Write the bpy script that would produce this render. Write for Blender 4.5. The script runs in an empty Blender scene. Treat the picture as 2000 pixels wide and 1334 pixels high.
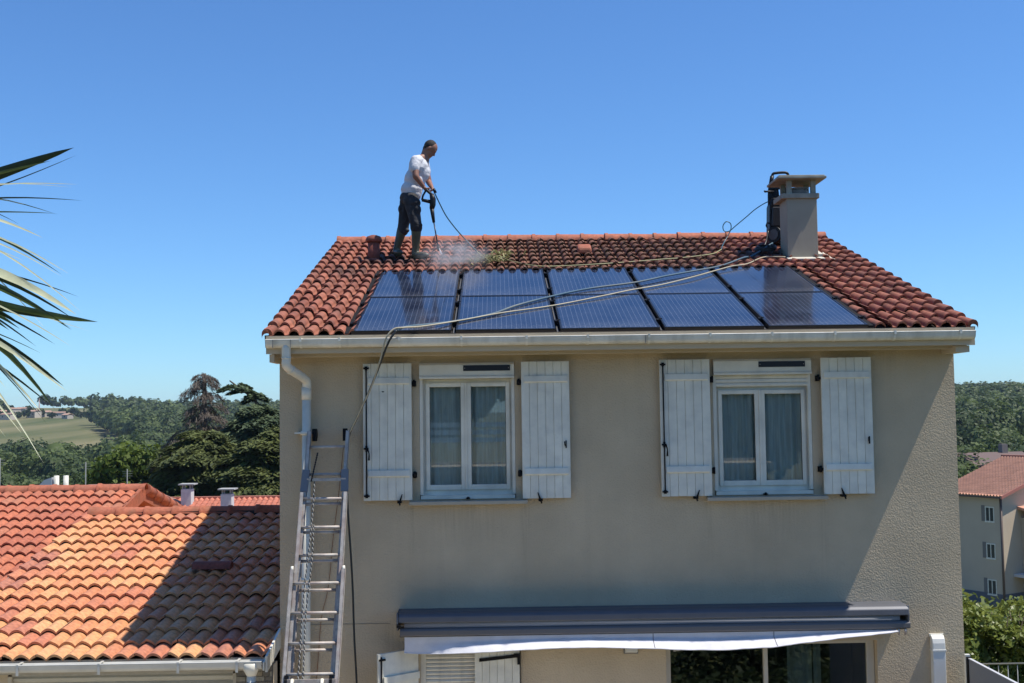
import bpy, bmesh, math, random
import numpy as np
from mathutils import Vector, Matrix
random.seed(7); rng = np.random.default_rng(11)
S = bpy.context.scene
COL = S.collection
R = math.radians

# ------------------------------------------------------------------ camera
cam_d = bpy.data.cameras.new("camera"); cam = bpy.data.objects.new("camera", cam_d); COL.objects.link(cam)
cam_d.sensor_width = 36; cam_d.lens = 40.5; cam_d.clip_start = .1; cam_d.clip_end = 9000
rt = Vector((.99983717, -.01177433, -.01367476)); up = Vector((.01294051, -.06032583, .99809485)); fw = Vector((.01257684, .99810929, .06016365))
m = Matrix((rt, up, -fw)).transposed().to_4x4(); m.translation = (0, 0, 4.65)
cam.matrix_world = m
S.camera = cam
# ------------------------------------------------------------------ sky, sun, exposure
SUN = Vector((.48, -.075, 1)).normalized()                  # towards the sun
W = bpy.data.worlds.new("World"); S.world = W; W.use_nodes = True
nt = W.node_tree; sky = nt.nodes.new('ShaderNodeTexSky'); sky.sky_type = 'NISHITA'; sky.sun_disc = False
sky.sun_elevation = math.asin(SUN.z); sky.sun_rotation = math.atan2(SUN.x, SUN.y)
sky.altitude = 200; sky.air_density = 1.0; sky.dust_density = .1; sky.ozone_density = 2.0
tint = nt.nodes.new('ShaderNodeMix'); tint.data_type = 'RGBA'; tint.blend_type = 'MULTIPLY'; tint.inputs[0].default_value = 1; tint.inputs[7].default_value = (.62, .985, 1.40, 1)
nt.links.new(sky.outputs[0], tint.inputs[6]); nt.links.new(tint.outputs[2], nt.nodes['Background'].inputs[0]); nt.nodes['Background'].inputs[1].default_value = .094
sd = bpy.data.lights.new("sun", 'SUN'); sd.energy = 5.0; sd.angle = R(.53); sd.color = (1, .94, .85)
so = bpy.data.objects.new("sun", sd); COL.objects.link(so); so.rotation_euler = SUN.to_track_quat('Z', 'Y').to_euler(); so.location = (20, -5, 40)
S.view_settings.view_transform = 'Standard'; S.view_settings.look = 'None'; S.view_settings.gamma = 1
S.view_settings.use_curve_mapping = False; S.view_settings.exposure = 0.3

# ------------------------------------------------------------------ materials
def lnk(nt, a, b): nt.links.new(a, b)
MATS = {}
def mat(name, col, rough=.7, var=0, scale=8, bump=0, bscale=40, metal=0, spec=.5, rnd=0, dirt=None, dscale=1.5, damt=0, coat=0, detail=6, stretch=None, trans=0, streak=None):
    """principled paint: noise variation (var), random tone per piece (rnd), weathering stains (dirt)"""
    if name in MATS: return MATS[name]
    M = bpy.data.materials.new(name); M.use_nodes = True; nt = M.node_tree; N = nt.nodes
    b = N['Principled BSDF']; b.inputs['Roughness'].default_value = rough; b.inputs['Metallic'].default_value = metal
    b.inputs['Specular IOR Level'].default_value = spec; b.inputs['Coat Weight'].default_value = coat
    geo = N.new('ShaderNodeNewGeometry'); pos = geo.outputs['Position']
    if stretch:
        mp = N.new('ShaderNodeMapping'); mp.inputs['Scale'].default_value = stretch; lnk(nt, pos, mp.inputs[0]); pos = mp.outputs[0]
    c = N.new('ShaderNodeRGB'); c.outputs[0].default_value = (*col, 1); out = c.outputs[0]
    def noise(sc, det=detail):
        n = N.new('ShaderNodeTexNoise'); n.inputs['Scale'].default_value = sc; n.inputs['Detail'].default_value = det; lnk(nt, pos, n.inputs['Vector']); return n.outputs[0]
    def val(sock, lo, hi, f0=.3, f1=.7):
        r = N.new('ShaderNodeMapRange'); r.inputs[1].default_value = f0; r.inputs[2].default_value = f1; r.inputs[3].default_value = lo; r.inputs[4].default_value = hi; lnk(nt, sock, r.inputs[0]); return r.outputs[0]
    def mul(colr, f):
        mx = N.new('ShaderNodeVectorMath'); mx.operation = 'SCALE'; lnk(nt, colr, mx.inputs[0]); lnk(nt, f, mx.inputs['Scale']); return mx.outputs[0]
    if var: out = mul(out, val(noise(scale), 1 - var, 1 + var))
    if rnd:
        oi = N.new('ShaderNodeObjectInfo'); out = mul(out, val(oi.outputs['Random'], 1 - rnd, 1 + rnd, 0, 1))
    if dirt:
        mx = N.new('ShaderNodeMix'); mx.data_type = 'RGBA'; lnk(nt, out, mx.inputs[6]); mx.inputs[7].default_value = (*dirt, 1)
        lnk(nt, val(noise(dscale), 0, damt, .42, .72), mx.inputs[0]); out = mx.outputs[2]
    if streak:                                                  # rain streaks running down
        ms_ = N.new('ShaderNodeMapping'); ms_.inputs['Scale'].default_value = (9, 9, .55); lnk(nt, geo.outputs['Position'], ms_.inputs[0])
        ns = N.new('ShaderNodeTexNoise'); ns.inputs['Scale'].default_value = 1; ns.inputs['Detail'].default_value = 5; lnk(nt, ms_.outputs[0], ns.inputs['Vector'])
        mx = N.new('ShaderNodeMix'); mx.data_type = 'RGBA'; lnk(nt, out, mx.inputs[6]); mx.inputs[7].default_value = (*streak[:3], 1); lnk(nt, val(ns.outputs[0], 0, streak[3], .5, .75), mx.inputs[0]); out = mx.outputs[2]
    lnk(nt, out, b.inputs['Base Color'])
    if bump:
        bp = N.new('ShaderNodeBump'); bp.inputs['Distance'].default_value = bump; bp.inputs['Strength'].default_value = 1
        lnk(nt, noise(bscale, 3), bp.inputs['Height']); lnk(nt, bp.outputs[0], b.inputs['Normal'])
    if trans:
        b.inputs['Subsurface Weight'].default_value = 0
        tr = N.new('ShaderNodeBsdfTranslucent'); lnk(nt, out, tr.inputs[0]); ms = N.new('ShaderNodeMixShader'); ms.inputs[0].default_value = trans
        lnk(nt, b.outputs[0], ms.inputs[1]); lnk(nt, tr.outputs[0], ms.inputs[2]); lnk(nt, ms.outputs[0], N['Material Output'].inputs[0])
    MATS[name] = M; return M

def tile_mat(name, cols, dirt, damt, mossbox=None, mosscol=(.03, .028, .015), rough=.75, streak=True):
    """fired clay: tone per tile from a ramp, speckle, weather stains; optional band where lichen has grown"""
    M = bpy.data.materials.new(name); M.use_nodes = True; nt = M.node_tree; N = nt.nodes; b = N['Principled BSDF']
    b.inputs['Roughness'].default_value = rough; b.inputs['Specular IOR Level'].default_value = .35
    oi = N.new('ShaderNodeObjectInfo'); geo = N.new('ShaderNodeNewGeometry')
    # joined pieces share one random value: add a cell value from position so they differ too
    rp = N.new('ShaderNodeValToRGB'); e = rp.color_ramp.elements
    while len(e) < len(cols): e.new(.5)
    for i, (p, c) in enumerate(cols): e[i].position = p; e[i].color = (*c, 1)
    at = N.new('ShaderNodeAttribute'); at.attribute_name = 'tone'
    ad = N.new('ShaderNodeMath'); ad.operation = 'ADD'; lnk(nt, oi.outputs['Random'], ad.inputs[0]); lnk(nt, at.outputs['Fac'], ad.inputs[1])
    fr = N.new('ShaderNodeMath'); fr.operation = 'FRACT'; lnk(nt, ad.outputs[0], fr.inputs[0])
    lnk(nt, fr.outputs[0], rp.inputs[0])
    n1 = N.new('ShaderNodeTexNoise'); n1.inputs['Scale'].default_value = 22; n1.inputs['Detail'].default_value = 6; lnk(nt, geo.outputs['Position'], n1.inputs[0])
    r1 = N.new('ShaderNodeMapRange'); r1.inputs[1].default_value = .3; r1.inputs[2].default_value = .7; r1.inputs[3].default_value = .72; r1.inputs[4].default_value = 1.22; lnk(nt, n1.outputs[0], r1.inputs[0])
    sc = N.new('ShaderNodeVectorMath'); sc.operation = 'SCALE'; lnk(nt, rp.outputs[0], sc.inputs[0]); lnk(nt, r1.outputs[0], sc.inputs['Scale'])
    out = sc.outputs[0]
    n2 = N.new('ShaderNodeTexNoise'); n2.inputs['Scale'].default_value = 5.5; n2.inputs['Detail'].default_value = 8; n2.inputs['Roughness'].default_value = .65; lnk(nt, geo.outputs['Position'], n2.inputs[0])
    r2 = N.new('ShaderNodeMapRange'); r2.inputs[1].default_value = .48; r2.inputs[2].default_value = .72; r2.inputs[3].default_value = 0; r2.inputs[4].default_value = damt; lnk(nt, n2.outputs[0], r2.inputs[0])
    mx = N.new('ShaderNodeMix'); mx.data_type = 'RGBA'; lnk(nt, r2.outputs[0], mx.inputs[0]); lnk(nt, out, mx.inputs[6]); mx.inputs[7].default_value = (*dirt, 1); out = mx.outputs[2]
    if mossbox:
        x0, x1, y0, y1, amt = mossbox
        sx = N.new('ShaderNodeSeparateXYZ'); lnk(nt, geo.outputs['Position'], sx.inputs[0])
        def band(s, a, bq, w):
            u = N.new('ShaderNodeMapRange'); u.interpolation_type = 'SMOOTHSTEP'; u.inputs[1].default_value = a - w; u.inputs[2].default_value = a + w; lnk(nt, s, u.inputs[0])
            v = N.new('ShaderNodeMapRange'); v.interpolation_type = 'SMOOTHSTEP'; v.inputs[1].default_value = bq - w; v.inputs[2].default_value = bq + w; v.inputs[3].default_value = 1; v.inputs[4].default_value = 0; lnk(nt, s, v.inputs[0])
            k = N.new('ShaderNodeMath'); k.operation = 'MULTIPLY'; lnk(nt, u.outputs[0], k.inputs[0]); lnk(nt, v.outputs[0], k.inputs[1]); return k.outputs[0]
        k = N.new('ShaderNodeMath'); k.operation = 'MULTIPLY'; lnk(nt, band(sx.outputs[0], x0, x1, .5), k.inputs[0]); lnk(nt, band(sx.outputs[1], y0, y1, .25), k.inputs[1])
        n3 = N.new('ShaderNodeTexNoise'); n3.inputs['Scale'].default_value = 14; n3.inputs['Detail'].default_value = 7; lnk(nt, geo.outputs['Position'], n3.inputs[0])
        r3 = N.new('ShaderNodeMapRange'); r3.inputs[1].default_value = .35; r3.inputs[2].default_value = .62; r3.inputs[3].default_value = .1; r3.inputs[4].default_value = amt; lnk(nt, n3.outputs[0], r3.inputs[0])
        k2 = N.new('ShaderNodeMath'); k2.operation = 'MULTIPLY'; lnk(nt, k.outputs[0], k2.inputs[0]); lnk(nt, r3.outputs[0], k2.inputs[1])
        m2 = N.new('ShaderNodeMix'); m2.data_type = 'RGBA'; lnk(nt, k2.outputs[0], m2.inputs[0]); lnk(nt, out, m2.inputs[6]); m2.inputs[7].default_value = (*mosscol, 1); out = m2.outputs[2]
        for (wx, wy, wr) in ((-1.55, 15.95, .42), (-1.15, 15.85, .35), (-1.95, 15.2, .30), (3.72, 16.1, .42)):                 # washed, still wet tiles
            vd = N.new('ShaderNodeVectorMath'); vd.operation = 'SUBTRACT'; lnk(nt, geo.outputs['Position'], vd.inputs[0]); vd.inputs[1].default_value = (wx, wy, 6.85)
            vs_ = N.new('ShaderNodeVectorMath'); vs_.operation = 'MULTIPLY'; lnk(nt, vd.outputs[0], vs_.inputs[0]); vs_.inputs[1].default_value = (1, 1, 0)
            vl = N.new('ShaderNodeVectorMath'); vl.operation = 'LENGTH'; lnk(nt, vs_.outputs[0], vl.inputs[0])
            aa_ = N.new('ShaderNodeMath'); aa_.operation = 'MULTIPLY_ADD'; lnk(nt, n3.outputs[0], aa_.inputs[0]); aa_.inputs[1].default_value = .5; lnk(nt, vl.outputs['Value'], aa_.inputs[2])
            wm = N.new('ShaderNodeMapRange'); wm.inputs[1].default_value = wr + .12; wm.inputs[2].default_value = wr + .28; wm.inputs[3].default_value = .72; wm.inputs[4].default_value = 0; lnk(nt, aa_.outputs[0], wm.inputs[0])
            m4 = N.new('ShaderNodeMix'); m4.data_type = 'RGBA'; lnk(nt, wm.outputs[0], m4.inputs[0]); lnk(nt, out, m4.inputs[6]); m4.inputs[7].default_value = (.035, .022, .02, 1); out = m4.outputs[2]
    lnk(nt, out, b.inputs['Base Color'])
    bp = N.new('ShaderNodeBump'); bp.inputs['Distance'].default_value = .003; lnk(nt, n1.outputs[0], bp.inputs['Height']); lnk(nt, bp.outputs[0], b.inputs['Normal'])
    return M

def glass_mat(name, tint=(.8, .85, .85), refl=.16, rough=.01):
    M = bpy.data.materials.new(name); M.use_nodes = True; nt = M.node_tree; N = nt.nodes; N.remove(N['Principled BSDF'])
    t = N.new('ShaderNodeBsdfTransparent'); t.inputs[0].default_value = (*tint, 1)
    g = N.new('ShaderNodeBsdfGlossy'); g.inputs['Roughness'].default_value = rough
    lw = N.new('ShaderNodeLayerWeight'); lw.inputs[0].default_value = .35
    a = N.new('ShaderNodeMath'); a.operation = 'MULTIPLY_ADD'; lnk(nt, lw.outputs['Fresnel'], a.inputs[0]); a.inputs[1].default_value = .7; a.inputs[2].default_value = refl; a.use_clamp = True
    mx = N.new('ShaderNodeMixShader'); lnk(nt, a.outputs[0], mx.inputs[0]); lnk(nt, t.outputs[0], mx.inputs[1]); lnk(nt, g.outputs[0], mx.inputs[2]); lnk(nt, mx.outputs[0], N['Material Output'].inputs[0])
    return M

def leaf_mat(name, c0, c1, trans=.25, rough=.6, scale=.6, top=None):
    """foliage: tone per leaf clump from the 'tone' attribute plus broad patches"""
    M = bpy.data.materials.new(name); M.use_nodes = True; nt = M.node_tree; N = nt.nodes; b = N['Principled BSDF']
    b.inputs['Roughness'].default_value = rough; b.inputs['Specular IOR Level'].default_value = .25
    at = N.new('ShaderNodeAttribute'); at.attribute_name = 'tone'
    geo = N.new('ShaderNodeNewGeometry'); n = N.new('ShaderNodeTexNoise'); n.inputs['Scale'].default_value = scale; n.inputs['Detail'].default_value = 4; lnk(nt, geo.outputs['Position'], n.inputs[0])
    ad = N.new('ShaderNodeMath'); ad.operation = 'MULTIPLY_ADD'; lnk(nt, n.outputs[0], ad.inputs[0]); ad.inputs[1].default_value = 1.1; ad.inputs[2].default_value = -.55
    a2 = N.new('ShaderNodeMath'); a2.operation = 'ADD'; a2.use_clamp = True; lnk(nt, ad.outputs[0], a2.inputs[0]); lnk(nt, at.outputs['Fac'], a2.inputs[1])
    mx = N.new('ShaderNodeMix'); mx.data_type = 'RGBA'; mx.inputs[6].default_value = (*c0, 1); mx.inputs[7].default_value = (*c1, 1); lnk(nt, a2.outputs[0], mx.inputs[0])
    lnk(nt, mx.outputs[2], b.inputs['Base Color'])
    tr = N.new('ShaderNodeBsdfTranslucent'); lnk(nt, mx.outputs[2], tr.inputs[0]); ms = N.new('ShaderNodeMixShader'); ms.inputs[0].default_value = trans
    lnk(nt, b.outputs[0], ms.inputs[1]); lnk(nt, tr.outputs[0], ms.inputs[2]); lnk(nt, ms.outputs[0], N['Material Output'].inputs[0])
    return M

# ------------------------------------------------------------------ helpers
ORG = {}
def tag(o, label=None, cat=None, group=None, kind=None):
    if label: o['label'] = label
    if cat: o['category'] = cat
    if group: o['group'] = group
    if kind: o['kind'] = kind
    return o
def thing(name, label, cat, loc=(0, 0, 0), group=None):
    o = bpy.data.objects.new(name, None); COL.objects.link(o); o.location = loc; o.empty_display_size = .2
    ORG[o.name] = Vector(loc); return tag(o, label, cat, group)
def link(name, me, parent=None, loc=None, rot=None, mt=None):
    o = bpy.data.objects.new(name, me); COL.objects.link(o)
    if parent: o.parent = parent
    if loc is not None: o.location = loc
    if rot is not None: o.rotation_euler = rot
    if mt and not me.materials: me.materials.append(mt)
    return o
class MB:
    """collects shapes in world coordinates; build() links them as one mesh object"""
    def __init__(s): s.v = []; s.f = []; s.sm = []
    def add(s, vs, fs, smooth=False):
        n = len(s.v); s.v += [tuple(v) for v in vs]; s.f += [tuple(i + n for i in f) for f in fs]; s.sm += [smooth] * len(fs); return s
    def box(s, x0, x1, y0, y1, z0, z1, M=None):
        vs = [Vector((x, y, z)) for z in (z0, z1) for y in (y0, y1) for x in (x0, x1)]
        if M is not None: vs = [M @ v for v in vs]
        return s.add(vs, [(0, 2, 3, 1), (4, 5, 7, 6), (0, 1, 5, 4), (1, 3, 7, 5), (3, 2, 6, 7), (2, 0, 4, 6)])
    def beam(s, a, b, w, h, upv=(0, 0, 1)):
        a = Vector(a); b = Vector(b); d = (b - a).normalized(); x = d.cross(Vector(upv)).normalized(); y = x.cross(d)
        vs = [p + x * w * i / 2 + y * h * j / 2 for p in (a, b) for j in (-1, 1) for i in (-1, 1)]
        return s.add(vs, [(0, 1, 3, 2), (4, 6, 7, 5), (0, 4, 5, 1), (1, 5, 7, 3), (3, 7, 6, 2), (2, 6, 4, 0)])
    def tube(s, pts, r, n=8, caps=True):
        pts = [Vector(p) for p in pts]; rs = r if isinstance(r, (list, tuple)) else [r] * len(pts)
        k = len(s.v); prev = None; vs = []
        for i, p in enumerate(pts):
            d = (pts[min(i + 1, len(pts) - 1)] - pts[max(i - 1, 0)]).normalized()
            if prev is None: x = d.orthogonal().normalized()
            else:
                x = prev - d * prev.dot(d); x = x.normalized() if x.length > 1e-6 else d.orthogonal().normalized()
            prev = x; y = d.cross(x)
            vs += [p + (x * math.cos(2 * math.pi * j / n) + y * math.sin(2 * math.pi * j / n)) * rs[i] for j in range(n)]
        fs = [(i * n + j, i * n + (j + 1) % n, (i + 1) * n + (j + 1) % n, (i + 1) * n + j) for i in range(len(pts) - 1) for j in range(n)]
        s.add(vs, fs, True)
        if caps:
            s.f += [tuple(k + j for j in reversed(range(n))), tuple(k + (len(pts) - 1) * n + j for j in range(n))]; s.sm += [False, False]
        return s
    def prism(s, poly, axis, a, b):
        """poly: 2-D points; axis 'x','y','z' is the extrusion direction"""
        def P(u, v, w): return {'x': (w, u, v), 'y': (u, w, v), 'z': (u, v, w)}[axis]
        n = len(poly); vs = [P(u, v, a) for u, v in poly] + [P(u, v, b) for u, v in poly]
        fs = [(i, (i + 1) % n, n + (i + 1) % n, n + i) for i in range(n)] + [tuple(reversed(range(n))), tuple(range(n, 2 * n))]
        return s.add(vs, fs)
    def ball(s, c, r, n=10, sq=(1, 1, 1)):
        c = Vector(c); vs = []; fs = []
        for i in range(n // 2 + 1):
            t = math.pi * i / (n // 2)
            for j in range(n): vs.append(c + Vector((math.sin(t) * math.cos(2 * math.pi * j / n) * sq[0], math.sin(t) * math.sin(2 * math.pi * j / n) * sq[1], math.cos(t) * sq[2])) * r)
        for i in range(n // 2):
            for j in range(n): fs.append((i * n + j, (i + 1) * n + j, (i + 1) * n + (j + 1) % n, i * n + (j + 1) % n))
        return s.add(vs, fs, True)
    def mesh(s, name, mt, org=(0, 0, 0)):
        me = bpy.data.meshes.new(name); o = Vector(org)
        me.from_pydata([Vector(v) - o for v in s.v], [], s.f); me.polygons.foreach_set('use_smooth', s.sm)
        bm = bmesh.new(); bm.from_mesh(me); bmesh.ops.recalc_face_normals(bm, faces=bm.faces); bm.to_mesh(me); bm.free()
        if mt: me.materials.append(mt)
        me.update(); return me
    def build(s, name, mt, parent=None, label=None, cat=None, group=None, kind=None, bevel=0, loc=None):
        org = ORG[parent.name] if parent else Vector(loc or (0, 0, 0))
        o = link(name, s.mesh(name, mt, org), parent)
        if not parent: o.location = org
        ORG[o.name] = org
        if bevel:
            b = o.modifiers.new('bevel', 'BEVEL'); b.width = bevel; b.segments = 2; b.limit_method = 'ANGLE'
        return tag(o, label, cat, group, kind)
def smooth_pts(pts, k=6):
    """Catmull-Rom through the points"""
    P = [Vector(p) for p in pts]; P = [P[0] * 2 - P[1]] + P + [P[-1] * 2 - P[-2]]; out = []
    for i in range(1, len(P) - 2):
        for j in range(k):
            t = j / k; a, b, c, d = P[i - 1:i + 3]
            out.append(.5 * ((2 * b) + (c - a) * t + (2 * a - 5 * b + 4 * c - d) * t * t + (3 * b - a - 3 * c + d) * t ** 3))
    out.append(P[-2]); return out
def quads_mesh(name, C, U, V, tone, mt, parent=None, extra=None):
    """many small faces: centres C, half-axes U and V (n,3); tone per face"""
    n = len(C); vs = np.empty((n, 4, 3)); vs[:, 0] = C - U - V; vs[:, 1] = C + U - V * .6; vs[:, 2] = C + U * .7 + V; vs[:, 3] = C - U * .8 + V * .8
    return soup(name, vs.reshape(-1, 3), np.arange(n * 4).reshape(n, 4), np.repeat(tone, 4), mt, parent)
def soup(name, vs, fs, tone, mt, parent=None):
    me = bpy.data.meshes.new(name); k = fs.shape[1]
    me.vertices.add(len(vs)); me.vertices.foreach_set('co', np.ascontiguousarray(vs, dtype=np.float32).ravel())
    me.loops.add(fs.size); me.loops.foreach_set('vertex_index', fs.astype(np.int32).ravel())
    me.polygons.add(len(fs)); me.polygons.foreach_set('loop_start', np.arange(0, fs.size, k, dtype=np.int32))
    me.update(calc_edges=True); me.validate()
    a = me.attributes.new('tone', 'FLOAT', 'POINT'); a.data.foreach_set('value', tone.astype(np.float32))
    me.materials.append(mt); o = link(name, me, parent); ORG[o.name] = Vector(ORG[parent.name]) if parent else Vector((0, 0, 0))
    if parent: o.location = -ORG[parent.name]
    return o
def unit(n):
    v = rng.normal(size=(n, 3)); return v / np.linalg.norm(v, axis=1)[:, None]

# shared paints
PVC = mat('white_pvc', (.76, .72, .60), .35, var=.05, scale=6, dirt=(.3, .3, .26), dscale=4, damt=.35)
PVCG = mat('aged_gutter_pvc', (.72, .69, .59), .45, var=.06, streak=(.34, .31, .24, .5), scale=5, dirt=(.40, .37, .28), dscale=3, damt=.45)
SHUT = mat('white_shutter_paint', (.75, .725, .61), .45, var=.05, scale=5, dirt=(.48, .47, .42), dscale=9, damt=.4, rnd=.04, streak=(.48, .46, .38, .35))
BLACK = mat('black_iron', (.008, .008, .009), .6, var=.2, spec=.15)
PLAS = mat('roughcast_beige', (.555, .45, .305), .95, streak=(.46, .37, .255, .28), var=.07, scale=2.2, bump=.008, bscale=58, spec=.2, dirt=(.42, .33, .215), dscale=.8, damt=.45)
def drips(M, spots, col, amt):
    """dirty rain runs below the ends of sills and pipes: (x, top z, length)"""
    nt = M.node_tree; N = nt.nodes; b = N['Principled BSDF']; base = b.inputs['Base Color'].links[0].from_socket
    geo = N.new('ShaderNodeNewGeometry'); sx = N.new('ShaderNodeSeparateXYZ'); lnk(nt, geo.outputs['Position'], sx.inputs[0])
    mp = N.new('ShaderNodeMapping'); mp.inputs['Scale'].default_value = (45, 45, 2.2); lnk(nt, geo.outputs['Position'], mp.inputs[0])
    n = N.new('ShaderNodeTexNoise'); n.inputs['Scale'].default_value = 1; n.inputs['Detail'].default_value = 4; lnk(nt, mp.outputs[0], n.inputs[0])
    nr = N.new('ShaderNodeMapRange'); nr.inputs[1].default_value = .38; nr.inputs[2].default_value = .66; lnk(nt, n.outputs[0], nr.inputs[0]); tot = None
    def mth(op, a, b_=None):
        k = N.new('ShaderNodeMath'); k.operation = op
        for i, q in enumerate((a, b_)):
            if q is None: continue
            if isinstance(q, (int, float)): k.inputs[i].default_value = q
            else: lnk(nt, q, k.inputs[i])
        return k.outputs[0]
    for x, z, l, w in spots:
        a = N.new('ShaderNodeMapRange'); a.inputs[1].default_value = w; a.inputs[2].default_value = w * .3; lnk(nt, mth('ABSOLUTE', mth('SUBTRACT', sx.outputs[0], x)), a.inputs[0])
        c = N.new('ShaderNodeMapRange'); c.inputs[1].default_value = z - l; c.inputs[2].default_value = z; lnk(nt, sx.outputs[2], c.inputs[0])
        e = mth('MULTIPLY', mth('MULTIPLY', a.outputs[0], c.outputs[0]), mth('LESS_THAN', sx.outputs[2], z)); tot = e if tot is None else mth('MAXIMUM', tot, e)
    f = mth('MULTIPLY', mth('MULTIPLY', tot, nr.outputs[0]), amt); mx = N.new('ShaderNodeMix'); mx.data_type = 'RGBA'; lnk(nt, f, mx.inputs[0]); lnk(nt, base, mx.inputs[6]); mx.inputs[7].default_value = (*col, 1); lnk(nt, mx.outputs[2], b.inputs['Base Color'])
drips(PLAS, [(-.93, 3.66, .9, .06), (.27, 3.66, 1.0, .06), (2.23, 3.66, .8, .06), (3.46, 3.66, 1.1, .06), (-.33, 3.66, .5, .5), (2.84, 3.66, .5, .5), (1.5, 5.3, .35, .1), (4.2, 5.3, .5, .12), (-1.1, 2.42, .5, .2)], (.24, .19, .13), .28)
SMOOTHP = mat('smooth_beige_render', (.52, .43, .30), .9, var=.05, scale=3, bump=.0015, bscale=60, spec=.2)
SILL = mat('stone_sill', (.42, .37, .28), .85, var=.08, scale=8)
DARK = mat('dark_void', (.02, .02, .02), .9)
GLASS = glass_mat('window_glass', (.92, .95, .94), .05)
ALU = mat('worn_aluminium', (.43, .40, .36), .6, metal=.2, var=.25, scale=16, dirt=(.40, .27, .23), dscale=6, damt=.6)
CLAY = tile_mat('ridge_clay', [(0, (0.340, 0.106, 0.060)), (.5, (0.391, 0.123, 0.068)), (1, (0.306, 0.098, 0.060))], (0.145, 0.085, 0.051), .7)

# ================================================================== GROUND AND HILLS
def terrain(x, y):
    x = np.asarray(x, float); y = np.asarray(y, float); d = np.hypot(x, y); az = x / np.maximum(y, 1)
    L = np.interp(d, [0, 26, 60, 150, 555, 612, 960, 1000, 1300, 1420, 2200, 5000], [0, 0, -6, -17, -21, -10.5, -1.2, 1, 13, 13.5, 4, 0])
    Rr = np.interp(d, [0, 24, 80, 200, 330, 500, 800, 1200, 1300, 2200, 5000], [0, 0, -10, -14, -13.5, -9, 0, 10, 10.5, 4, 0])
    L = L - 5 * np.clip((az + .33) / .06, 0, 1) * np.clip((d - 800) / 300, 0, 1)
    t = np.clip((az + .1) / .35, 0, 1); t = t * t * (3 - 2 * t)
    h = L * (1 - t) + Rr * t
    h += np.where(d > 150, 1.3 * np.sin(x * .011 + 1) + 1.0 * np.sin(y * .009 + x * .004), 0) * np.clip((d - 150) / 300, 0, 1)
    return h
n = 170; ax = np.sign(np.linspace(-1, 1, n)) * np.abs(np.linspace(-1, 1, n)) ** 2.4 * 4200
gx, gy = np.meshgrid(ax, ax + 0); gz = terrain(gx, np.where(gy < 0, 0, gy)) * (gy > -5)
v = np.stack([gx, gy, gz - .0], -1).reshape(-1, 3); i = np.arange(n * n).reshape(n, n)
f = np.stack([i[:-1, :-1], i[:-1, 1:], i[1:, 1:], i[1:, :-1]], -1).reshape(-1, 4)
GM = bpy.data.materials.new('ground_earth_and_vineyard'); GM.use_nodes = True; g = GM.node_tree; N = g.nodes; b = N['Principled BSDF']; b.inputs['Roughness'].default_value = 1; b.inputs['Specular IOR Level'].default_value = .1
geo = N.new('ShaderNodeNewGeometry')
mp = N.new('ShaderNodeMapping'); mp.inputs['Scale'].default_value = (1, .12, 1); mp.inputs['Rotation'].default_value = (0, 0, .2); lnk(g, geo.outputs[0], mp.inputs[0])
na = N.new('ShaderNodeTexNoise'); na.inputs['Scale'].default_value = .035; na.inputs['Detail'].default_value = 8; lnk(g, mp.outputs[0], na.inputs[0])
wv = N.new('ShaderNodeTexWave'); wv.inputs['Scale'].default_value = .055; wv.inputs['Distortion'].default_value = 2.5; wv.inputs['Detail'].default_value = 4; wv.bands_direction = 'Y'; lnk(g, geo.outputs[0], wv.inputs[0])
rp = N.new('ShaderNodeValToRGB'); rp.color_ramp.elements[0].position = .32; rp.color_ramp.elements[0].color = (.085, .105, .040, 1); rp.color_ramp.elements[1].position = .68; rp.color_ramp.elements[1].color = (.21, .19, .10, 1); lnk(g, na.outputs[0], rp.inputs[0])
mx = N.new('ShaderNodeMix'); mx.data_type = 'RGBA'; mx.blend_type = 'MULTIPLY'; mx.inputs[0].default_value = .28; lnk(g, rp.outputs[0], mx.inputs[6]); lnk(g, wv.outputs[0], mx.inputs[7]); lnk(g, mx.outputs[2], b.inputs['Base Color'])
me = bpy.data.meshes.new('ground'); me.from_pydata(v.tolist(), [], f.tolist()); me.materials.append(GM)
me.polygons.foreach_set('use_smooth', [True] * len(me.polygons))
tag(link('ground', me), kind='structure')
MB().box(-7.5, 5.5, 5.6, 12.3, .004, .03).build('bounce_terrace', mat('pale_bounce_paving', (.50, .44, .34), .9, var=.1, scale=3), kind='structure')  # unseen terrace, widened and made pale to bounce warm light onto the facade

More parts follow.
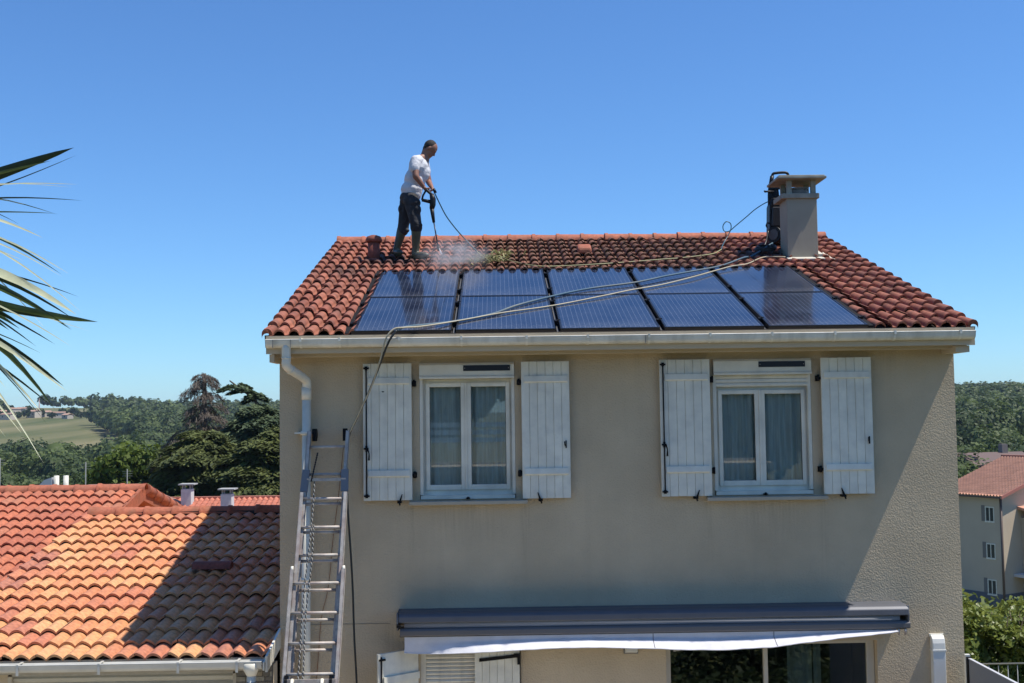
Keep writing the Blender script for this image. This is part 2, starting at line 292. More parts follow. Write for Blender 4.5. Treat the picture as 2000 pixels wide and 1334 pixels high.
# forest on the valley floor and hills: crown = lumpy shell + leaf clumps
def field_mask(x, y):
    d = np.hypot(x, y); az = x / y
    a = (d > 590) & (d < 1010 - 0) & (az < -.312 - (d - 600) * .00012)
    a &= ~((d > 960) & (az > -.40) )
    bb = (d > 955) & (d < 1345) & (az < -.345 + .0002 * (d - 955)) & (az > -.60) & (np.sin(x * .031) * np.sin(y * .023 + 1) < .55)
    return a | bb
def forest():
    bm = bmesh.new(); bmesh.ops.create_icosphere(bm, subdivisions=2, radius=1); ico = np.array([v.co[:] for v in bm.verts]); icf = np.array([[v.index for v in fc.verts] for fc in bm.faces]); bm.free()
    var = []
    for k in range(8):
        q = rng.uniform(-1, 1, (3, 3)) * 4; ph = rng.uniform(0, 6, 3)
        dsp = 1 + .16 * np.sin(ico @ q[0] + ph[0]) + .13 * np.sin(1.7 * ico @ q[1] + ph[1]) + rng.uniform(-.16, .16, len(ico))
        var.append(ico * dsp[:, None])
    V = []; F = []; T = []; QC = []; QU = []; QV = []; QT = []; nv = 0
    for (a0, a1, d0, d1, num) in [(-.56, -.13, 130, 300, 260), (-.56, -.13, 300, 560, 950), (-.56, -.13, 560, 1420, 4700), (.33, .58, 95, 300, 230), (.33, .58, 300, 560, 900), (.33, .58, 560, 1330, 4200)]:
        az = rng.uniform(a0, a1, num); d = np.sqrt(rng.uniform(d0 ** 2, d1 ** 2, num)); yy = d / np.sqrt(1 + az * az); xx = az * yy
        keep = ~field_mask(xx, yy); keep &= ~((d > 1330) & (az < -.13)) ; keep &= ~((xx > 20) & (d < 140) & (az > .37) & (az<.5))
        for x, y, dd in zip(xx[keep], yy[keep], d[keep]):
            z = float(terrain(x, y)); near = dd < 560
            r = rng.uniform(3.6, 6.4) if dd > 300 else rng.uniform(3.4, 5.2); h = r * rng.uniform(.75, 1.5)
            tone = rng.beta(1.3, 1.7); r0_ = rng.uniform(.7, 1.35)
            if near:                                           # near: only leaf clumps, many
                sz = .0012 * dd + .03; m = int(2.7 * (r / sz) ** 2)
                dr = unit(m); dr[:, 2] = np.abs(dr[:, 2]) * 1.1 - .35
                lump = 1 + .22 * np.sin(dr @ rng.uniform(-5, 5, 3)) + .15 * np.sin(dr @ rng.uniform(-8, 8, 3))
                C = np.array([x, y, z + h * 1.15]) + dr * np.array([r, r, h]) * (lump * rng.uniform(.72, 1.05, m))[:, None]
                s = rng.uniform(.65, 1.2, m) * sz
            else:
                sz = .0011 * dd + .03; m = int(3.2 * (r / sz) ** 2); dr = unit(m); dr[:, 2] = np.abs(dr[:, 2]) - .1
                C = np.array([x, y, z + h]) + dr * np.array([r, r, h]) * ((1 + .2 * np.sin(dr @ rng.uniform(-6, 6, 3))) * rng.uniform(.78, 1.08, m))[:, None]; s = rng.uniform(.65, 1.2, m) * sz
            nrm = dr + unit(m) * .38; nrm /= np.linalg.norm(nrm, axis=1)[:, None]
            u = np.cross(nrm, unit(m)); u /= np.linalg.norm(u, axis=1)[:, None]; w = np.cross(nrm, u)
            QC.append(C); QU.append(u * s[:, None]); QV.append(w * s[:, None]); QT.append(np.clip(tone + rng.uniform(-.16, .16, m), 0, 1))
            sc = .58 if not near else .56
            V.append(var[rng.integers(8)] * np.array([r, r, h]) * sc + np.array([x, y, z + h * (1 if not near else 1.1)])); F.append(icf + nv); nv += len(ico); T.append(np.full(len(ico), tone * .8))
    return (np.concatenate(V), np.concatenate(F), np.concatenate(T)), (np.concatenate(QC), np.concatenate(QU), np.concatenate(QV), np.concatenate(QT))
FM = leaf_mat('forest_foliage', (.034, .058, .020), (.125, .165, .048), .3, scale=.03)
A, Q = forest()
fo = soup('forest_crowns', *A, FM); tag(fo, kind='stuff', label='dense wooded hillside and valley floor of dark green broadleaf trees', cat='forest')
fl = quads_mesh('forest_leaves', *Q, FM); tag(fl, kind='stuff', label='leafy outer sprays of the wooded hillside trees', cat='foliage')
for p in fo.data.polygons: pass
fo.data.polygons.foreach_set('use_smooth', [True] * len(fo.data.polygons))

# ------------------------------------------------------------------ trees
BARK = mat('bark', (.09, .07, .05), .95, var=.25, scale=6, bump=.01, bscale=20)
def broadleaf(name, label, x, y, z0, h, r, nleaf, mt, size=.22, group=None, lean=0, cat='tree', sq=1.0, trunkr=.2):
    t = thing(name, label, cat, (x, y, z0), group)
    b = MB(); b.tube([(x, y, z0), (x + lean * .3, y, z0 + h * .35), (x + lean * .6, y, z0 + h * .7)], [trunkr, trunkr * .7, trunkr * .3], 7)
    for k in range(7):
        a = k * 2.4 + rng.uniform(0, .6); zz = z0 + h * rng.uniform(.3, .55)
        b.tube([(x, y, zz), (x + math.cos(a) * r * .4, y + math.sin(a) * r * .4, zz + h * .15), (x + math.cos(a) * r * .75, y + math.sin(a) * r * .75, zz + h * .27)], [trunkr * .4, trunkr * .25, .02], 5)
    b.build('trunk', BARK, t)
    L = 26; cc = unit(L) * rng.uniform(.35, .8, (L, 1)); cc[:, 2] *= .8
    cen = np.array([x + lean, y, z0 + h * .62]) + cc * np.array([r, r, h * .4 * sq]); k = rng.integers(L, size=nleaf)
    dr = unit(nleaf); C = cen[k] + dr * (r * rng.uniform(.16, .36, nleaf))[:, None]
    nr = dr + unit(nleaf) * .8; nr /= np.linalg.norm(nr, axis=1)[:, None]; u = np.cross(nr, unit(nleaf)); u /= np.linalg.norm(u, axis=1)[:, None]; w = np.cross(nr, u); s = rng.uniform(.5, 1.2, nleaf) * size
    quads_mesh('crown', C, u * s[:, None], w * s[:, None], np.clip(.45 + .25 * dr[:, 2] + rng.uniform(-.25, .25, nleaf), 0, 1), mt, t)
    return t
LIME = leaf_mat('fresh_green_leaves', (0.038, 0.072, 0.010), (0.128, 0.170, 0.025), .3, scale=.3)
BROAD = leaf_mat('dark_green_leaves', (0.019, 0.038, 0.012), (0.064, 0.093, 0.025), .2, scale=.3)
CEDM = leaf_mat('cedar_needles', (.024, .036, .012), (.15, .17, .045), .18, scale=.5)
CEDB = leaf_mat('blue_green_cedar_needles', (.030, .052, .026), (.14, .18, .085), .2, scale=.5)
DEAD = leaf_mat('bare_brown_twigs', (0.060, 0.047, 0.038), (0.170, 0.140, 0.111), .1, scale=.5)
def cedar(label, x, y, z0, h, levels, mt, dens=1., droop=.18, bare=False, top=None, twigw=.05):
    """levels: (height fraction, branch reach, branches, pad thickness)"""
    t = thing('cedar_tree', label, 'tree', (x, y, z0)); b = MB()
    tp = top or [(0, 0, 1)]; path = [(x, y, z0), (x + .1, y, z0 + h * .5)] + [(x + a, y + bq, z0 + h * c) for a, bq, c in tp]
    rad = [.42, .26] + list(np.linspace(.17, .05, len(tp))); b.tube(smooth_pts(path, 4), list(np.interp(np.linspace(0, 1, (len(path) - 1) * 4 + 1), np.linspace(0, 1, len(path)), rad)), 7)
    C = []; U = []; V = []; T = []
    for (hf, reach, nb, th) in levels:
        for kk in range(nb):
            a = 2 * math.pi * (kk + rng.uniform(-.3, .3)) / nb + hf * 9; rr = reach * rng.uniform(.72, 1.12); zz = z0 + h * (hf + rng.uniform(-.018, .018))
            bx = x + np.interp(hf, [0, .5] + [c for _, _, c in tp], [0, .1] + [aa for aa, _, _ in tp])
            dx, dy = math.cos(a), math.sin(a); lift = .12 * rr
            pts = [Vector((bx + dx * rr * s, y + dy * rr * s, zz + lift * math.sin(s * 2.2) - droop * rr * s ** 2.2)) for s in (0, .25, .5, .75, 1)]
            b.tube(pts, [.10, .075, .05, .032, .012] if not bare else [.08, .05, .035, .022, .01], 5, False)
            m = int(dens * 48 * rr * (1 if not bare else .55)); s = rng.uniform(.12, 1, m) ** .65; side = rng.normal(size=m) * (.06 + .24 * np.sin(np.clip(s, 0, 1) * 2.6)) * rr * .62
            bxs = np.interp(s, (0, .25, .5, .75, 1), [p.x for p in pts]) - dy * side; bys = np.interp(s, (0, .25, .5, .75, 1), [p.y for p in pts]) + dx * side
            bzs = np.interp(s, (0, .25, .5, .75, 1), [p.z for p in pts]) + rng.uniform(-th, th * .6, m) - np.abs(side) * .32 + (.12 if not bare else -.1)
            C.append(np.stack([bxs, bys, bzs], 1))
            ang = a + rng.normal(size=m) * .7; ln = rng.uniform(.16, .42, m) * (1 if not bare else 1.1); dz = -rng.uniform(.05, .55, m) if not bare else -rng.uniform(.3, 1.4, m)
            u = np.stack([np.cos(ang), np.sin(ang), dz], 1); u /= np.linalg.norm(u, axis=1)[:, None]
            w = np.cross(u, np.array([0, 0, 1.]) + unit(m) * .5); w /= np.linalg.norm(w, axis=1)[:, None] + 1e-9
            U.append(u * ln[:, None]); V.append(w * (rng.uniform(.05, .11, m) if not bare else rng.uniform(.012, .03, m))[:, None])
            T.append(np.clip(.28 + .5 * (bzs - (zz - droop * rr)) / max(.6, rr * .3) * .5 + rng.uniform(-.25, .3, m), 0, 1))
    b.build('trunk', BARK, t)
    quads_mesh('crown', np.concatenate(C), np.concatenate(U), np.concatenate(V), np.concatenate(T), mt, t); return t
# --- cedars and the bright tree behind the left roofs
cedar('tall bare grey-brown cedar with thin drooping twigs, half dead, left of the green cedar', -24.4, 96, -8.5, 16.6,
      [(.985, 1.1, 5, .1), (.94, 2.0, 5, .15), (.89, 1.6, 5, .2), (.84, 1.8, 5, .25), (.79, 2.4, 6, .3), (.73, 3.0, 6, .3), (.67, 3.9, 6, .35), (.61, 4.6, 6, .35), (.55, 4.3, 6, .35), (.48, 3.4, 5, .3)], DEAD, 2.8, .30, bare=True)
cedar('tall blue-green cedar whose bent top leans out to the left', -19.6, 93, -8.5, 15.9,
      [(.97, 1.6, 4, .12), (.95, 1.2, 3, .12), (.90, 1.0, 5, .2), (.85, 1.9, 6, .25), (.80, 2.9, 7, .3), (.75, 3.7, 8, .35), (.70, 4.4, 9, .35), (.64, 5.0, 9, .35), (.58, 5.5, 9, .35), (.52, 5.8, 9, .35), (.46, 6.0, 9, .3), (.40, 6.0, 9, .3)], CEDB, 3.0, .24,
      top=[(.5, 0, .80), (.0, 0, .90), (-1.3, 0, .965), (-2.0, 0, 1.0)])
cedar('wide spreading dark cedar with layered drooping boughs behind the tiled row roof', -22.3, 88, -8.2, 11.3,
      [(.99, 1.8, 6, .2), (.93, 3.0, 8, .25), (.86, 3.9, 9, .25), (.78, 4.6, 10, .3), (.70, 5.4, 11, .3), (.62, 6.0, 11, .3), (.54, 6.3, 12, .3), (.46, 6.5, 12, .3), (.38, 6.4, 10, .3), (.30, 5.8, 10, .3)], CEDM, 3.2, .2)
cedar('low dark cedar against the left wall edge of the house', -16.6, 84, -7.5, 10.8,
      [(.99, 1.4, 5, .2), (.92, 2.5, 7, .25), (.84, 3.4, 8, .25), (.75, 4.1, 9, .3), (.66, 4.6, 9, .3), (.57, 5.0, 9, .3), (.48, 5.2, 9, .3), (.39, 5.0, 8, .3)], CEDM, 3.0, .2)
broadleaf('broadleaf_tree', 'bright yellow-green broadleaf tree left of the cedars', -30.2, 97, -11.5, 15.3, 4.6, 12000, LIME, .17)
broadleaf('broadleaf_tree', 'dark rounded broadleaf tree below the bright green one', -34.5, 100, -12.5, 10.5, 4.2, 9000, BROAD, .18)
# single trees standing on the skyline of the far left hill
for k, (px, d, h, r, w) in enumerate([(177, 1290, 9, 5.0, 'small round tree alone on the bare left skyline'), (214, 1290, 11, 7.5, 'first of the wide dark trees on the left skyline'),
        (236, 1290, 11, 6.5, 'second of the wide dark trees on the left skyline'), (252, 1285, 8, 5, 'low tree in the gap on the left skyline'),
        (272, 1290, 11, 7, 'wide round tree ending the skyline row before the wood'), (290, 1290, 12, 7, 'tree where the skyline row meets the wood'), (60, 1290, 7, 6, 'squat tree behind the hill village'),
        (30, 1290, 6, 5, 'small tree at the left end of the village skyline'), (137, 1290, 5, 4, 'tiny lone bush on the skyline above the village')]):
    y = d; x = (px - 972) / 2250 * y
    broadleaf('skyline_tree', w, x, y, float(terrain(x, y)) - 8, h + 4, r, 500, BROAD, 1.0, group='trees along the left skyline', sq=1.1, trunkr=.4)
# tall pale-trunked trees crowning the right hill
for k, (px, h, w) in enumerate([(1884, 9, 'dark round tree at the left of the right hill crest'), (1908, 13, 'leftmost tall tree of the clump on the right hill crest'), (1924, 14, 'second tall tree of the clump on the right hill crest'),
        (1938, 14, 'tallest middle tree of the clump on the right hill crest'), (1952, 15, 'rightmost tall tree of the clump on the right hill crest'), (1981, 12, 'dark tree near the right frame edge on the crest'), (1996, 12, 'dark tree at the very right of the crest')]):
    y = 1150; x = (px - 972) / 2250 * y
    broadleaf('crest_tree', w, x, y, float(terrain(x, y)) + 1, h, 6, 600, BROAD, 1.0, group='trees on the right hill crest', sq=1.0, trunkr=.4)

# small houses in the hill village
VW = mat('village_wall', (.50, .44, .36), .9, rnd=.3); VR = mat('village_roof', (.30, .19, .14), .9, rnd=.3)
def far_house(label, x, y, w, d, h, rot=0, group='houses of the village on the left hill', dz=0, mw=None, mr=None, chim=False):
    z = float(terrain(x, y)) + dz; t = thing('village_house', label, 'house', (x, y, z), group); t.rotation_euler.z = rot
    ORG[t.name] = Vector((0, 0, 0))
    def bl(mb, nm, mt, par): return mb.build(nm, mt, par)
    wl = bl(MB().box(-w / 2, w / 2, -d / 2, d / 2, -2, h), 'wall', mw or VW, t)
    rh = d * .17; bl(MB().prism([(-d / 2 - .4, h), (0, h + rh), (d / 2 + .4, h), (d / 2 + .4, h + .25), (0, h + rh + .3), (-d / 2 - .4, h + .25)], 'x', -w / 2 - .4, w / 2 + .4), 'roof', mr or VR, t)
    k = max(1, int(w / 3.5))
    for q in range(k):
        xx = -w / 2 + (q + .5) * w / k
        bl(MB().box(xx - .5, xx + .5, -d / 2 - .03, -d / 2 + .05, h * .45, h * .45 + 1.3), 'window', DARK, wl)
    if chim: bl(MB().box(w * .2, w * .2 + .8, -.4, .4, h, h + rh + 1.3), 'chimney', mw or VW, t)
    return t
for px, d, w, h, rr, lb in [(6, 975, 9, 5, .5, 'pink-roofed house at the left end of the hill village'), (21, 950, 10, 4, -.3, 'low orange-roofed house lowest in the hill village'),
        (33, 1005, 8, 6, .9, 'narrow tiled house between two village houses'), (48, 1015, 7, 6, .2, 'grey-walled house in the middle of the hill village'), (72, 985, 9, 5, -.5, 'pale-fronted gabled house near the village mast'),
        (96, 1000, 6, 4, .7, 'small shed-like house right of the village mast'), (117, 985, 12, 4, .3, 'rightmost long house of the hill village above the field'), (136, 975, 6, 3, -.4, 'tiny outhouse at the right end of the hill village')]:
    far_house(lb, (px - 972) / 2250 * d, d, w, 7, h, rr, chim=px in (21, 72))
for k, (px, d, h, r_) in enumerate([(14, 968, 7, 4), (40, 965, 6, 3.5), (57, 975, 8, 4), (84, 990, 8, 4), (106, 975, 6, 3.5), (127, 1000, 8, 4.5), (148, 1010, 9, 5), (60, 1030, 9, 5), (25, 1030, 9, 5), (160, 985, 6, 4)]):
    broadleaf('village_tree', ['tree before the leftmost village house', 'tree under the narrow tiled village house', 'tree left of the gabled village house', 'tree right of the village mast', 'tree left of the long village house', 'tree behind the long village house', 'tree right of the village outhouse', 'tree behind the middle of the village', 'tree behind the left part of the village', 'last tree right of the village at the field edge'][k], (px - 972) / 2250 * d, d, float(terrain((px - 972) / 2250 * d, d)) - .5, h, r_, 260, BROAD, .9, group='trees among the village houses', sq=1.1, trunkr=.3)
far_house('beige villa under the tall trees on the right hill', 486, 1130, 13, 8, 5, .1, group='houses on the right hill', dz=6)
far_house('narrow white house right of the tall tree clump on the right hill', 512, 1125, 8, 7, 6, -.2, group='houses on the right hill', dz=4)
# red and white mast in the village
mm = thing('radio_mast', 'thin lattice mast standing in the hill village', 'mast', ((81 - 972) / 2250 * 990, 990, 0))
b = MB(); bx = mm.location.x
for s1, s2 in ((-1, -1), (1, -1), (1, 1), (-1, 1)): b.tube([(bx + s1 * .9, 990 + s2 * .9, -1), (bx, 990, 21)], .12, 4)
for k in range(9): z = 1 + k * 2; q = .9 * (1 - (z + 1) / 22); b.box(bx - q, bx + q, 990 - q, 990 + q, z, z + .15)
b.build('lattice', mat('mast_paint', (.45, .30, .25), .7), mm)

# ================================================================== ROOF TILE SYSTEM
def tile_profile(w, kind, n):
    """cross-section of a two-wave tile: list of (x, z)"""
    pts = []
    for i in range(2 * n + 1):
        u = (i / n) % 1.0 if i < 2 * n else 1.0; x = i / n * w / 2
        if kind == 'barrel':                                   # round cover then a flat pan
            c = .76
            z = .052 * math.sqrt(max(0, 1 - ((u / c) * 2 - 1) ** 2)) if u < c else 0.0
            z += -.004 if u >= c else 0
        else: z = .023 * (1 - math.cos(2 * math.pi * (u - .0)))
        pts.append((x, z))
    return pts
def tile_mesh(name, w, L, kind, mt, n=7, tilt=.032, lip=.02, half=False):
    pr = tile_profile(w, kind, n)
    zc_ = lambda u: .058 * math.sqrt(max(0, 1 - ((u / .72) * 2 - 1) ** 2)) if u < .72 else -.004
    if kind == 'barrel':                                        # put samples where the arc bends
        us = [0, .03, .11, .20, .36, .52, .62, .70, .72, 1.0]; pr = []
        for k in range(2 if not half else 1):
            for u in us[(0 if k == 0 else 1):]:
                pr.append(((k + u) * w / 2, zc_(u)))
        if half: pr = pr[:-1]
        else:                                                  # the joint between two tiles runs along the crown of a cover
            us = [.36, .48, .57, .64, .70, .72, 1.0, 1.03, 1.11, 1.20, 1.28, 1.36, 1.46, 1.56, 1.64, 1.70, 1.72, 2.0, 2.03, 2.11, 2.20, 2.29, 2.345]
            pr = [((u - .36) * w / 2, zc_(u % 1.0 if u != 2.0 else 0) + (.005 if u < .6 else 0)) for u in us]
    else:
        us = [.40, .52, .64, .76, .87, .95, 1.0, 1.05, 1.13, 1.24, 1.37, 1.5, 1.63, 1.76, 1.87, 1.95, 2.0, 2.05, 2.13, 2.26, 2.385]
        pr = [((u - .40) * w / 2, .050 * abs(math.sin(math.pi * u)) ** .78 + (.006 if u < .6 else 0)) for u in us]
    m = len(pr); vs = [(x, -.015, z + tilt) for x, z in pr] + [(x, L, z) for x, z in pr] + [(x, -.015, z + tilt - lip) for x, z in pr] + [(x, .05, z + tilt - lip - .004) for x, z in pr]
    fs = [(i, i + 1, m + i + 1, m + i) for i in range(m - 1)] + [(2 * m + i, 2 * m + i + 1, i + 1, i) for i in range(m - 1)]
    me = bpy.data.meshes.new(name); used = [v for v in vs[:3 * m]]; me.from_pydata(used, [], fs)
    me.polygons.foreach_set('use_smooth', [True] * (m - 1) + [False] * (m - 1)); me.materials.append(mt); me.update()
    at = me.attributes.new('tone', 'FLOAT', 'POINT')
    # keep the lip crisp
    for e in me.edges:
        if all(vi < m for vi in e.vertices): e.use_edge_sharp = True
    return me
def lay_tiles(parent, me, nx, ny, w, e, x0=0, skip=None, jit=.004, keep=300):
    """one object per tile, in the roof's own axes (x along the eave, y up the slope)"""
    spots = [(i, j) for j in range(ny) for i in range(nx) if not (skip and skip(i, j))]
    for (i, j) in spots[:keep]:
        o = bpy.data.objects.new('tile', me); COL.objects.link(o); o.parent = parent
        o.location = (x0 + i * w + random.uniform(-jit, jit), j * e + random.uniform(-jit, jit) * 1.5, random.uniform(0, .010)); o.rotation_euler = (random.uniform(-.011, .011), random.uniform(-.016, .016), random.uniform(-.02, .02))
    rest = spots[keep:]
    if rest:
        n0 = len(me.vertices); co = np.empty(n0 * 3, np.float32); me.vertices.foreach_get('co', co); co = co.reshape(-1, 3)
        fc = [tuple(p.vertices) for p in me.polygons]; V = []; F = []; T = []
        for k, (i, j) in enumerate(rest):
            V.append(co + np.array([x0 + i * w, j * e + random.uniform(-jit, jit), random.uniform(0, .006)])); F += [tuple(a + k * n0 for a in f) for f in fc]; T += [random.random()] * n0
        m2 = bpy.data.meshes.new('tiles'); m2.from_pydata(np.concatenate(V).tolist(), [], F); m2.materials.append(me.materials[0]); m2.polygons.foreach_set('use_smooth', [True] * len(F))
        a = m2.attributes.new('tone', 'FLOAT', 'POINT'); a.data.foreach_set('value', T)
        o = bpy.data.objects.new('tiles', m2); COL.objects.link(o); o.parent = parent; o['kind'] = 'stuff'
def roof_frame(name, mt, parent, x0, y0, z0, slope, width, length, thick=.10, back=None):
    """roof deck whose own axes are: x along the eave, y up the slope"""
    org = ORG[parent.name]; me = MB().box(0, width, .0, length, -thick, -.008).mesh(name, mt)
    o = link(name, me, parent, Vector((x0, y0, z0)) - org, (slope, 0, 0)); ORG[o.name] = Vector((0, 0, 0)); return o
def ridge_run(parent, mt, x0, x1, y, z, step, r=.105, slope_dir='x', jit=.006):
    n = round((x1 - x0) / step); st = (x1 - x0) / n
    b = MB(); k = 10; L = st + .045; vs = []
    for (xx, rr) in ((0, r), (.05, r), (.052, r * .9), (L, r * .84)):
        for a in range(k + 1):
            t = math.pi * (a / k) * 1.0; vs.append((xx, -math.cos(t) * rr * 1.05, math.sin(t) * rr))
    fs = [(i * (k + 1) + j, i * (k + 1) + j + 1, (i + 1) * (k + 1) + j + 1, (i + 1) * (k + 1) + j) for i in range(3) for j in range(k)]
    b.add(vs, fs, True); b.add([(0, -math.cos(math.pi * a / k) * (r - .02), math.sin(math.pi * a / k) * (r - .02)) for a in range(k + 1)] + [(0, -math.cos(math.pi * a / k) * r * 1.05, math.sin(math.pi * a / k) * r) for a in range(k + 1)], [(j, j + 1, k + 1 + j + 1, k + 1 + j) for j in range(k)])
    me = b.mesh('ridge_tile', mt); me.attributes.new('tone', 'FLOAT', 'POINT'); org = ORG[parent.name]
    for i in range(n):
        o = bpy.data.objects.new('ridge_tile', me); COL.objects.link(o); o.parent = parent
        o.location = Vector((x0 + i * st, y + random.uniform(-jit, jit), z + random.uniform(-jit, jit))) - org; o.rotation_euler = (random.uniform(-.04, .04), random.uniform(-.012, .012), random.uniform(-.008, .008))

# ================================================================== MAIN HOUSE
HX0, HX1, HY, HYB = -2.335, 4.914, 12.35, 23.0
TH = .3105; EZ = 5.432; EY = 11.95; RL = 5.9; RX0, RX1 = -2.41, 4.985
RIDGE_Y = EY + RL * math.cos(TH); RIDGE_Z = EZ + RL * math.sin(TH)
house = thing('two_storey_house', 'two-storey beige roughcast house with white shutters and solar panels on its tiled roof', 'house', (1.3, HY, 0))
def wall_with_holes(x0, x1, z0, z1, y, holes, depth):
    xs = sorted({x0, x1, *[h[0] for h in holes], *[h[1] for h in holes]}); zs = sorted({z0, z1, *[h[2] for h in holes], *[h[3] for h in holes]}); b = MB()
    for i in range(len(xs) - 1):
        for j in range(len(zs) - 1):
            cx = (xs[i] + xs[i + 1]) / 2; cz = (zs[j] + zs[j + 1]) / 2
            if any(h[0] < cx < h[1] and h[2] < cz < h[3] for h in holes): continue
            b.add([(xs[i], y, zs[j]), (xs[i + 1], y, zs[j]), (xs[i + 1], y, zs[j + 1]), (xs[i], y, zs[j + 1])], [(0, 1, 2, 3)])
    for h in holes:
        a, c, d, e = h
        b.add([(a, y, d), (a, y + depth, d), (a, y + depth, e), (a, y, e)], [(0, 1, 2, 3)]); b.add([(c, y, d), (c, y, e), (c, y + depth, e), (c, y + depth, d)], [(0, 1, 2, 3)])
        b.add([(a, y, d), (c, y, d), (c, y + depth, d), (a, y + depth, d)], [(0, 1, 2, 3)]); b.add([(a, y, e), (a, y + depth, e), (c, y + depth, e), (c, y, e)], [(0, 1, 2, 3)])
    return b
WINS = [(-.845, .178, 3.72, 5.172), (2.303, 3.362, 3.72, 5.174)]
LOW = (-.86, .205, .9, 2.150); DOOR = (1.74, 3.985, .03, 2.172)
b = wall_with_holes(HX0, HX1, 0, 5.30, HY, [*WINS, LOW, DOOR], .22)
fwm = b.mesh('front_wall', PLAS, ORG[house.name])
for p in fwm.polygons:                                           # normals: keep the facade facing the garden
    pass
fwall = link('front_wall', fwm, house); ORG[fwall.name] = ORG[house.name]
b = MB(); b.box(HX0 + .002, HX0 + .22, HY + .002, HYB, 0, 5.3); b.box(HX1 - .22, HX1 - .002, HY + .002, HYB, 0, 5.3); b.box(HX0, HX1, HYB, HYB + .2, 0, 5.3)
b.prism([(HY + .003, 5.3), (HYB, 5.3), (RIDGE_Y, RIDGE_Z - .12)], 'x', HX0 + .003, HX0 + .2); b.prism([(HY + .003, 5.3), (HYB, 5.3), (RIDGE_Y, RIDGE_Z - .12)], 'x', HX1 - .2, HX1 - .003)
b.build('side_wall', PLAS, house)
MB().box(HX0 + .25, HX1 - .25, HY + .6, HYB - .1, 2.6, 2.75).build('floor_slab', mat('interior_grey', (.12, .11, .10), .9), house)
b = MB(); b.box(HX0 + .25, HX1 - .25, 15.5, 15.6, .05, 5.2); b.build('inner_wall', mat('interior_wall', (.20, .19, .17), .9), house)
# eaves: soffit, fascia
b = MB(); b.box(RX0 + .02, RX1 - .02, 11.92, HY - .003, 5.300, 5.325); b.box(RX0 + .02, RX1 - .02, 11.90, 11.925, 5.27, 5.455)
b.box(RX0 + .05, RX1 - .05, 12.04, 12.12, 5.24, 5.30)
b.build('eaves_board', SMOOTHP, house)
for sx, s in ((RX0, 1), (RX1, -1)):
    bb = MB(); bb.prism([(11.93, 5.27), (11.93, 5.43), (RIDGE_Y, RIDGE_Z - .03), (RIDGE_Y, RIDGE_Z - .19)], 'x', sx + .02 * s, sx + .055 * s); bb.build('barge_board', SMOOTHP, house)
# roof deck and tiles
DECK = mat('dark_roof_underlay', (.03, .022, .018), .9)
MAINT = tile_mat('weathered_red_clay', [(0, (0.212, 0.072, 0.044)), (.35, (0.281, 0.093, 0.056)), (.7, (0.340, 0.123, 0.072)), (1, (0.230, 0.085, 0.056))], (0.060, 0.041, 0.031), .8, mossbox=(-.35, 3.3, 15.0, 17.45, .88), mosscol=(0.064, 0.047, 0.020))
roof = roof_frame('roof', DECK, house, RX0, EY, EZ, TH, RX1 - RX0, RL)
NX, NY = 24, 18; TW = (RX1 - RX0) / NX; TE = RL / NY
tm = tile_mesh('roof_tile', TW, TE + .055, 'barrel', MAINT, tilt=.040, lip=.022)
PX0, PX1, PY0, PY1 = -1.518 - RX0, -1.518 + 5.441 - RX0, .015, 3.40
def skip(i, j):
    a, b2 = i * TW, (i + 1) * TW; y0, y1 = j * TE, (j + 1) * TE
    if a > PX0 - .03 and a < PX1 and y1 < PY1 + .12: return True
    cx = RX0 + (a + b2) / 2; yy = EY + (y0 + y1) / 2 * math.cos(TH)
    return 3.98 < cx < 4.45 and 15.62 < yy < 16.05
lay_tiles(roof, tm, NX, NY, TW, TE, skip=skip)
ct = tile_mesh('cut_tile', TW, TE + .055, 'barrel', MAINT, half=True, tilt=.040, lip=.022)
for j in range(NY):
    if (j + 1) * TE < PY1 + .12: link('cut_tile', ct, roof, (PX1 + .012, j * TE, .002), (random.uniform(-.006, .006), 0, random.uniform(-.01, .01)))
vt = tile_mesh('verge_tile', TW, TE + .055, 'barrel', MAINT, half=True, tilt=.046, lip=.05)
for j in range(NY):
    for xx in (RX1 - RX0 - .08, -.03):
        o = bpy.data.objects.new('verge_tile', vt); COL.objects.link(o); o.parent = roof; o.location = (xx, j * TE + .004, .004 + random.uniform(0, .006)); o.rotation_euler = (0, random.uniform(-.03, .03), random.uniform(-.01, .01))
# eave closure under the first row
eb = MB().box(0, RX1 - RX0, -.012, .004, -.09, .035).mesh('eave_closure', DECK); link('eave_closure', eb, roof)
b2 = roof_frame('rear_roof', MAINT, house, RX1, RIDGE_Y + RL * math.cos(TH), EZ, TH, RX1 - RX0, RL); b2.rotation_euler = (TH, 0, math.pi)
ridge_run(house, CLAY, RX0 - .02, RX1 + .03, RIDGE_Y, RIDGE_Z + .012, .37, r=.112)
MB().box(RX0 + .03, RX1 - .03, RIDGE_Y - .09, RIDGE_Y + .09, RIDGE_Z - .12, RIDGE_Z + .0).build('ridge_mortar', DECK, house)
